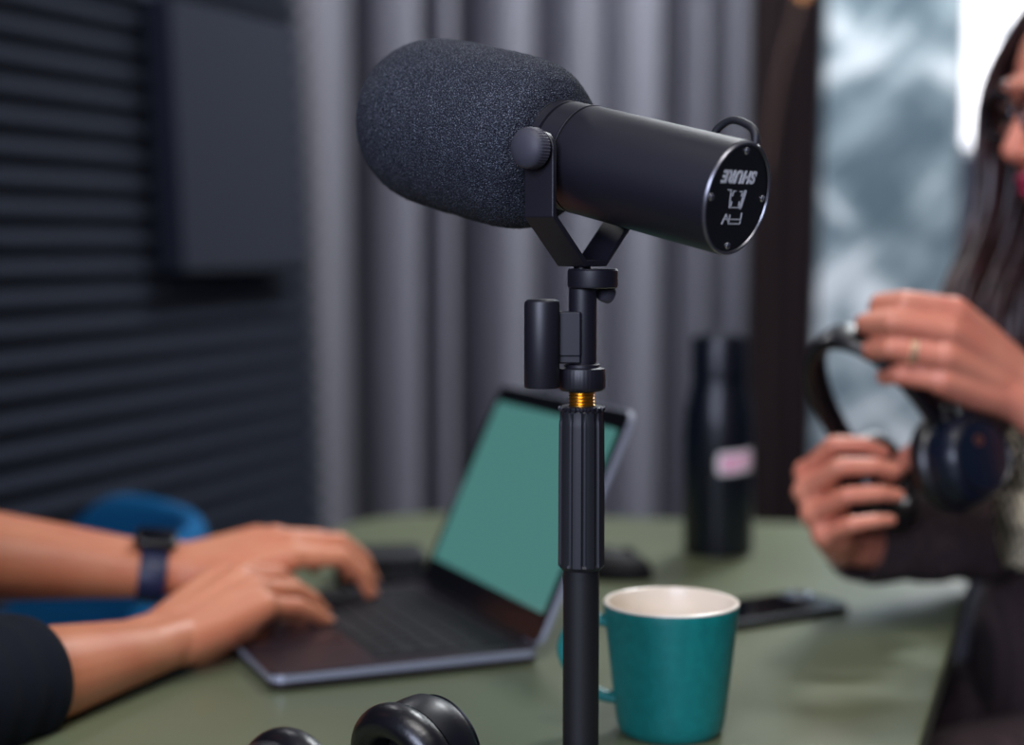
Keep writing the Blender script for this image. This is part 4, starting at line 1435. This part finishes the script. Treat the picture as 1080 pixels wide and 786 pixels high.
for s in (-1, 1):
    ank = tw + ws_ * s * 0.085 + wf * 0.36 + V((0, 0, 0.09))
    b = bmesh.new()
    chain(b, [(V((ank.x, ank.y, 0.055)) - wf * 0.02, 0.046), (V((ank.x, ank.y, 0.045)) + wf * 0.06, 0.042), (V((ank.x, ank.y, 0.04)) + wf * 0.15, 0.037)])
    bb = fuse(b, 0.005, 4)
    for v in bb.verts:
        v.co.z = max(v.co.z, 0.002)
    obj('shoe', bb, 'shoe', wmn, sharp=9)

# ------------------------------------------------------------------ headphones: held pair and the pair in front
hz = V((-0.56, -0.10, 0.83)).normalized()
hx = V((0.72, -0.62, 0.10)); hx = (hx - hz * hx.dot(hz)).normalized()
hc_ = W(967, 498, 1.40)
HM2 = frame(hc_, hx, hz.cross(hx), hz)
headphones('headphones', 'dark navy headphones held up in both hands over the table', HM2, 'hpnavy', hc_, spread=0.046, twist=(0.2, -0.2), drop=0.158, cup_r=0.043, dot=True)
hr_ = W(440, 826, 0.945)
hl_ = hr_ - V((0.070, 0.078, 0))
hr_.z = hl_.z = TZ + 0.0402
hx = (hr_ - hl_).normalized(); fz = V((hx.y, -hx.x, 0))
c0 = (hr_ + hl_) / 2
HM3 = frame(c0, hx, fz.cross(hx), fz)
headphones('headphones', 'black padded headphones lying on the table in front of the laptop', HM3, 'hpshell', (c0.x, c0.y, TZ), spread=(hr_ - hl_).length / 2, twist=(0.0, 0.25), drop=0.16, cup_r=0.0365)


# ------------------------------------------------------------------ blue chair
def chair(label, loc, rz):
    t = thing('upholstered_chair', label, 'chair', loc)
    Rm = M.Translation(loc) @ M.Rotation(rz, 4, 'Z')
    b = bmesh.new(); prism(b, rrect(0.44, 0.46, 0.09, 8), 0.40, 0.475, Rm, bev=0.025, seg=4, smooth=True); obj('seat', b, 'blue', t, sharp=9)
    b = bmesh.new()
    na, nz = 28, 10
    gi, go = [], []
    for j in range(nz + 1):
        tz = j / nz
        ri, ro = [], []
        for i in range(na + 1):
            u = (i / na - 0.5) * 2
            an = PI + u * 1.75
            # high rounded back falling to low arms
            q = min(1, max(0, (abs(u) - 0.34) / 0.5)); q = q * q * (3 - 2 * q)
            zt_ = 0.44 + (0.352 - 0.19 * q) * tz
            rr_ = 0.205 + 0.04 * tz
            ri.append(b.verts.new(Rm @ V((0.01 + rr_ * math.cos(an), 1.0 * rr_ * math.sin(an), zt_))))
            ro.append(b.verts.new(Rm @ V((0.01 + (rr_ + 0.045 - 0.02 * tz ** 4) * math.cos(an), (rr_ + 0.045 - 0.02 * tz ** 4) * math.sin(an), zt_ - 0.004))))
        gi.append(ri); go.append(ro)
    for g in (gi, go):
        for j in range(nz):
            for i in range(na):
                b.faces.new((g[j][i], g[j][i + 1], g[j + 1][i + 1], g[j + 1][i]))
    for j in range(nz):
        for i in (0, na):
            b.faces.new((gi[j][i], gi[j + 1][i], go[j + 1][i], go[j][i]))
    for i in range(na):
        b.faces.new((gi[nz][i], gi[nz][i + 1], go[nz][i + 1], go[nz][i]))
        b.faces.new((gi[0][i], gi[0][i + 1], go[0][i + 1], go[0][i]))
    for f in b.faces:
        f.smooth = True
    o = obj('backrest', b, 'blue', t, sharp=9)
    md = o.modifiers.new('soft', 'SUBSURF'); md.levels = 1; md.render_levels = 2
    for sx in (-1, 1):
        for sy in (-1, 1):
            b = bmesh.new()
            sweep(b, [Rm @ V((sx * 0.16, sy * 0.17, 0.405)), Rm @ V((sx * 0.205, sy * 0.205, 0.0))], [0.014, 0.010], 14); obj('leg', b, 'chairleg', t)
    return t


cp = W(-95, 560, 1.73)
c0_ = chair('empty blue upholstered chair behind the watch wrist, in front of the foam screen', V((cp.x + 0.05, cp.y - 0.02, 0)), math.radians(205))

c0_['group'] = 'blue upholstered chairs round the table'
for lab, pos, rz in (('blue upholstered chair under the person typing on the laptop', tc_ - fd * 0.03, math.atan2(fd.y, fd.x)),
                     ('blue upholstered chair under the person with long dark hair', tw - wf * 0.005, math.atan2(wf.y, wf.x))):
    c = c0_.copy(); COL.objects.link(c)
    c.location = V((pos.x, pos.y, 0)); c.rotation_euler = (0, 0, rz - math.radians(205)); c['label'] = lab
    for ch in list(c0_.children):
        if ch.name.startswith(('seat', 'backrest', 'leg')):
            d = ch.copy(); COL.objects.link(d); d.parent = c

# ------------------------------------------------------------------ lamps, daylight and an added panel light
def area(name, loc, tgt, size, power, col=(1, 1, 1), sy=None):
    l = bpy.data.lights.new(name, 'AREA')
    l.energy = power; l.size = size; l.color = col
    if sy:
        l.shape = 'RECTANGLE'; l.size_y = sy
    o = bpy.data.objects.new(name, l); COL.objects.link(o)
    o.location = loc
    d = V(tgt) - V(loc)
    o.rotation_euler = d.to_track_quat('-Z', 'Y').to_euler()
    return o


area('ceiling_softbox', (0.25, 0.45, 2.68), (0.1, 1.3, 0.7), 1.1, 32, (1.0, 0.965, 0.94), 0.8)
area('curtain_lamp', (-0.8, 2.95, 2.68), (-0.3, 3.6, 1.0), 0.4, 32, (0.97, 0.97, 1.0), 0.3)
area('room_window', (-0.75, -1.3, 1.75), (0.05, 1.1, 0.95), 1.2, 70, (0.70, 0.76, 1.0), 1.1)
area('panel_fill', (0.75, 2.8, 2.68), (0.85, 3.3, 1.3), 0.4, 66, (0.95, 0.98, 1.0), 0.3)  # added light to brighten the film panel, not a lamp of the room
area('window_daylight', ((wx0 + wx1) / 2, Y1 - 0.02, (wz0 + wz1) / 2), (0.3, 1.0, 0.8), 0.5, 12, (0.92, 0.97, 1.0), 1.0)

w = bpy.data.worlds.new('World'); sc.world = w
w.use_nodes = True
w.node_tree.nodes['Background'].inputs['Color'].default_value = (0.35, 0.45, 0.75, 1)
w.node_tree.nodes['Background'].inputs['Strength'].default_value = 0.1

# ------------------------------------------------------------------ camera
cd = bpy.data.cameras.new('Camera')
cd.sensor_fit = 'HORIZONTAL'; cd.sensor_width = 36; cd.lens = F / 1080 * 36
cd.clip_start = 0.02
co = bpy.data.objects.new('Camera', cd); COL.objects.link(co)
co.location = CAM
co.rotation_euler = (PI / 2 - PITCH, 0, 0)
cd.dof.use_dof = True
cd.dof.focus_distance = 0.95
cd.dof.aperture_fstop = 2.7
cd.dof.aperture_blades = 0
sc.camera = co
vs = sc.view_settings
sc.display_settings.display_device = 'sRGB'
vs.view_transform = 'Standard'; vs.look = 'None'; vs.exposure = 0.0; vs.gamma = 1.0; vs.use_curve_mapping = False
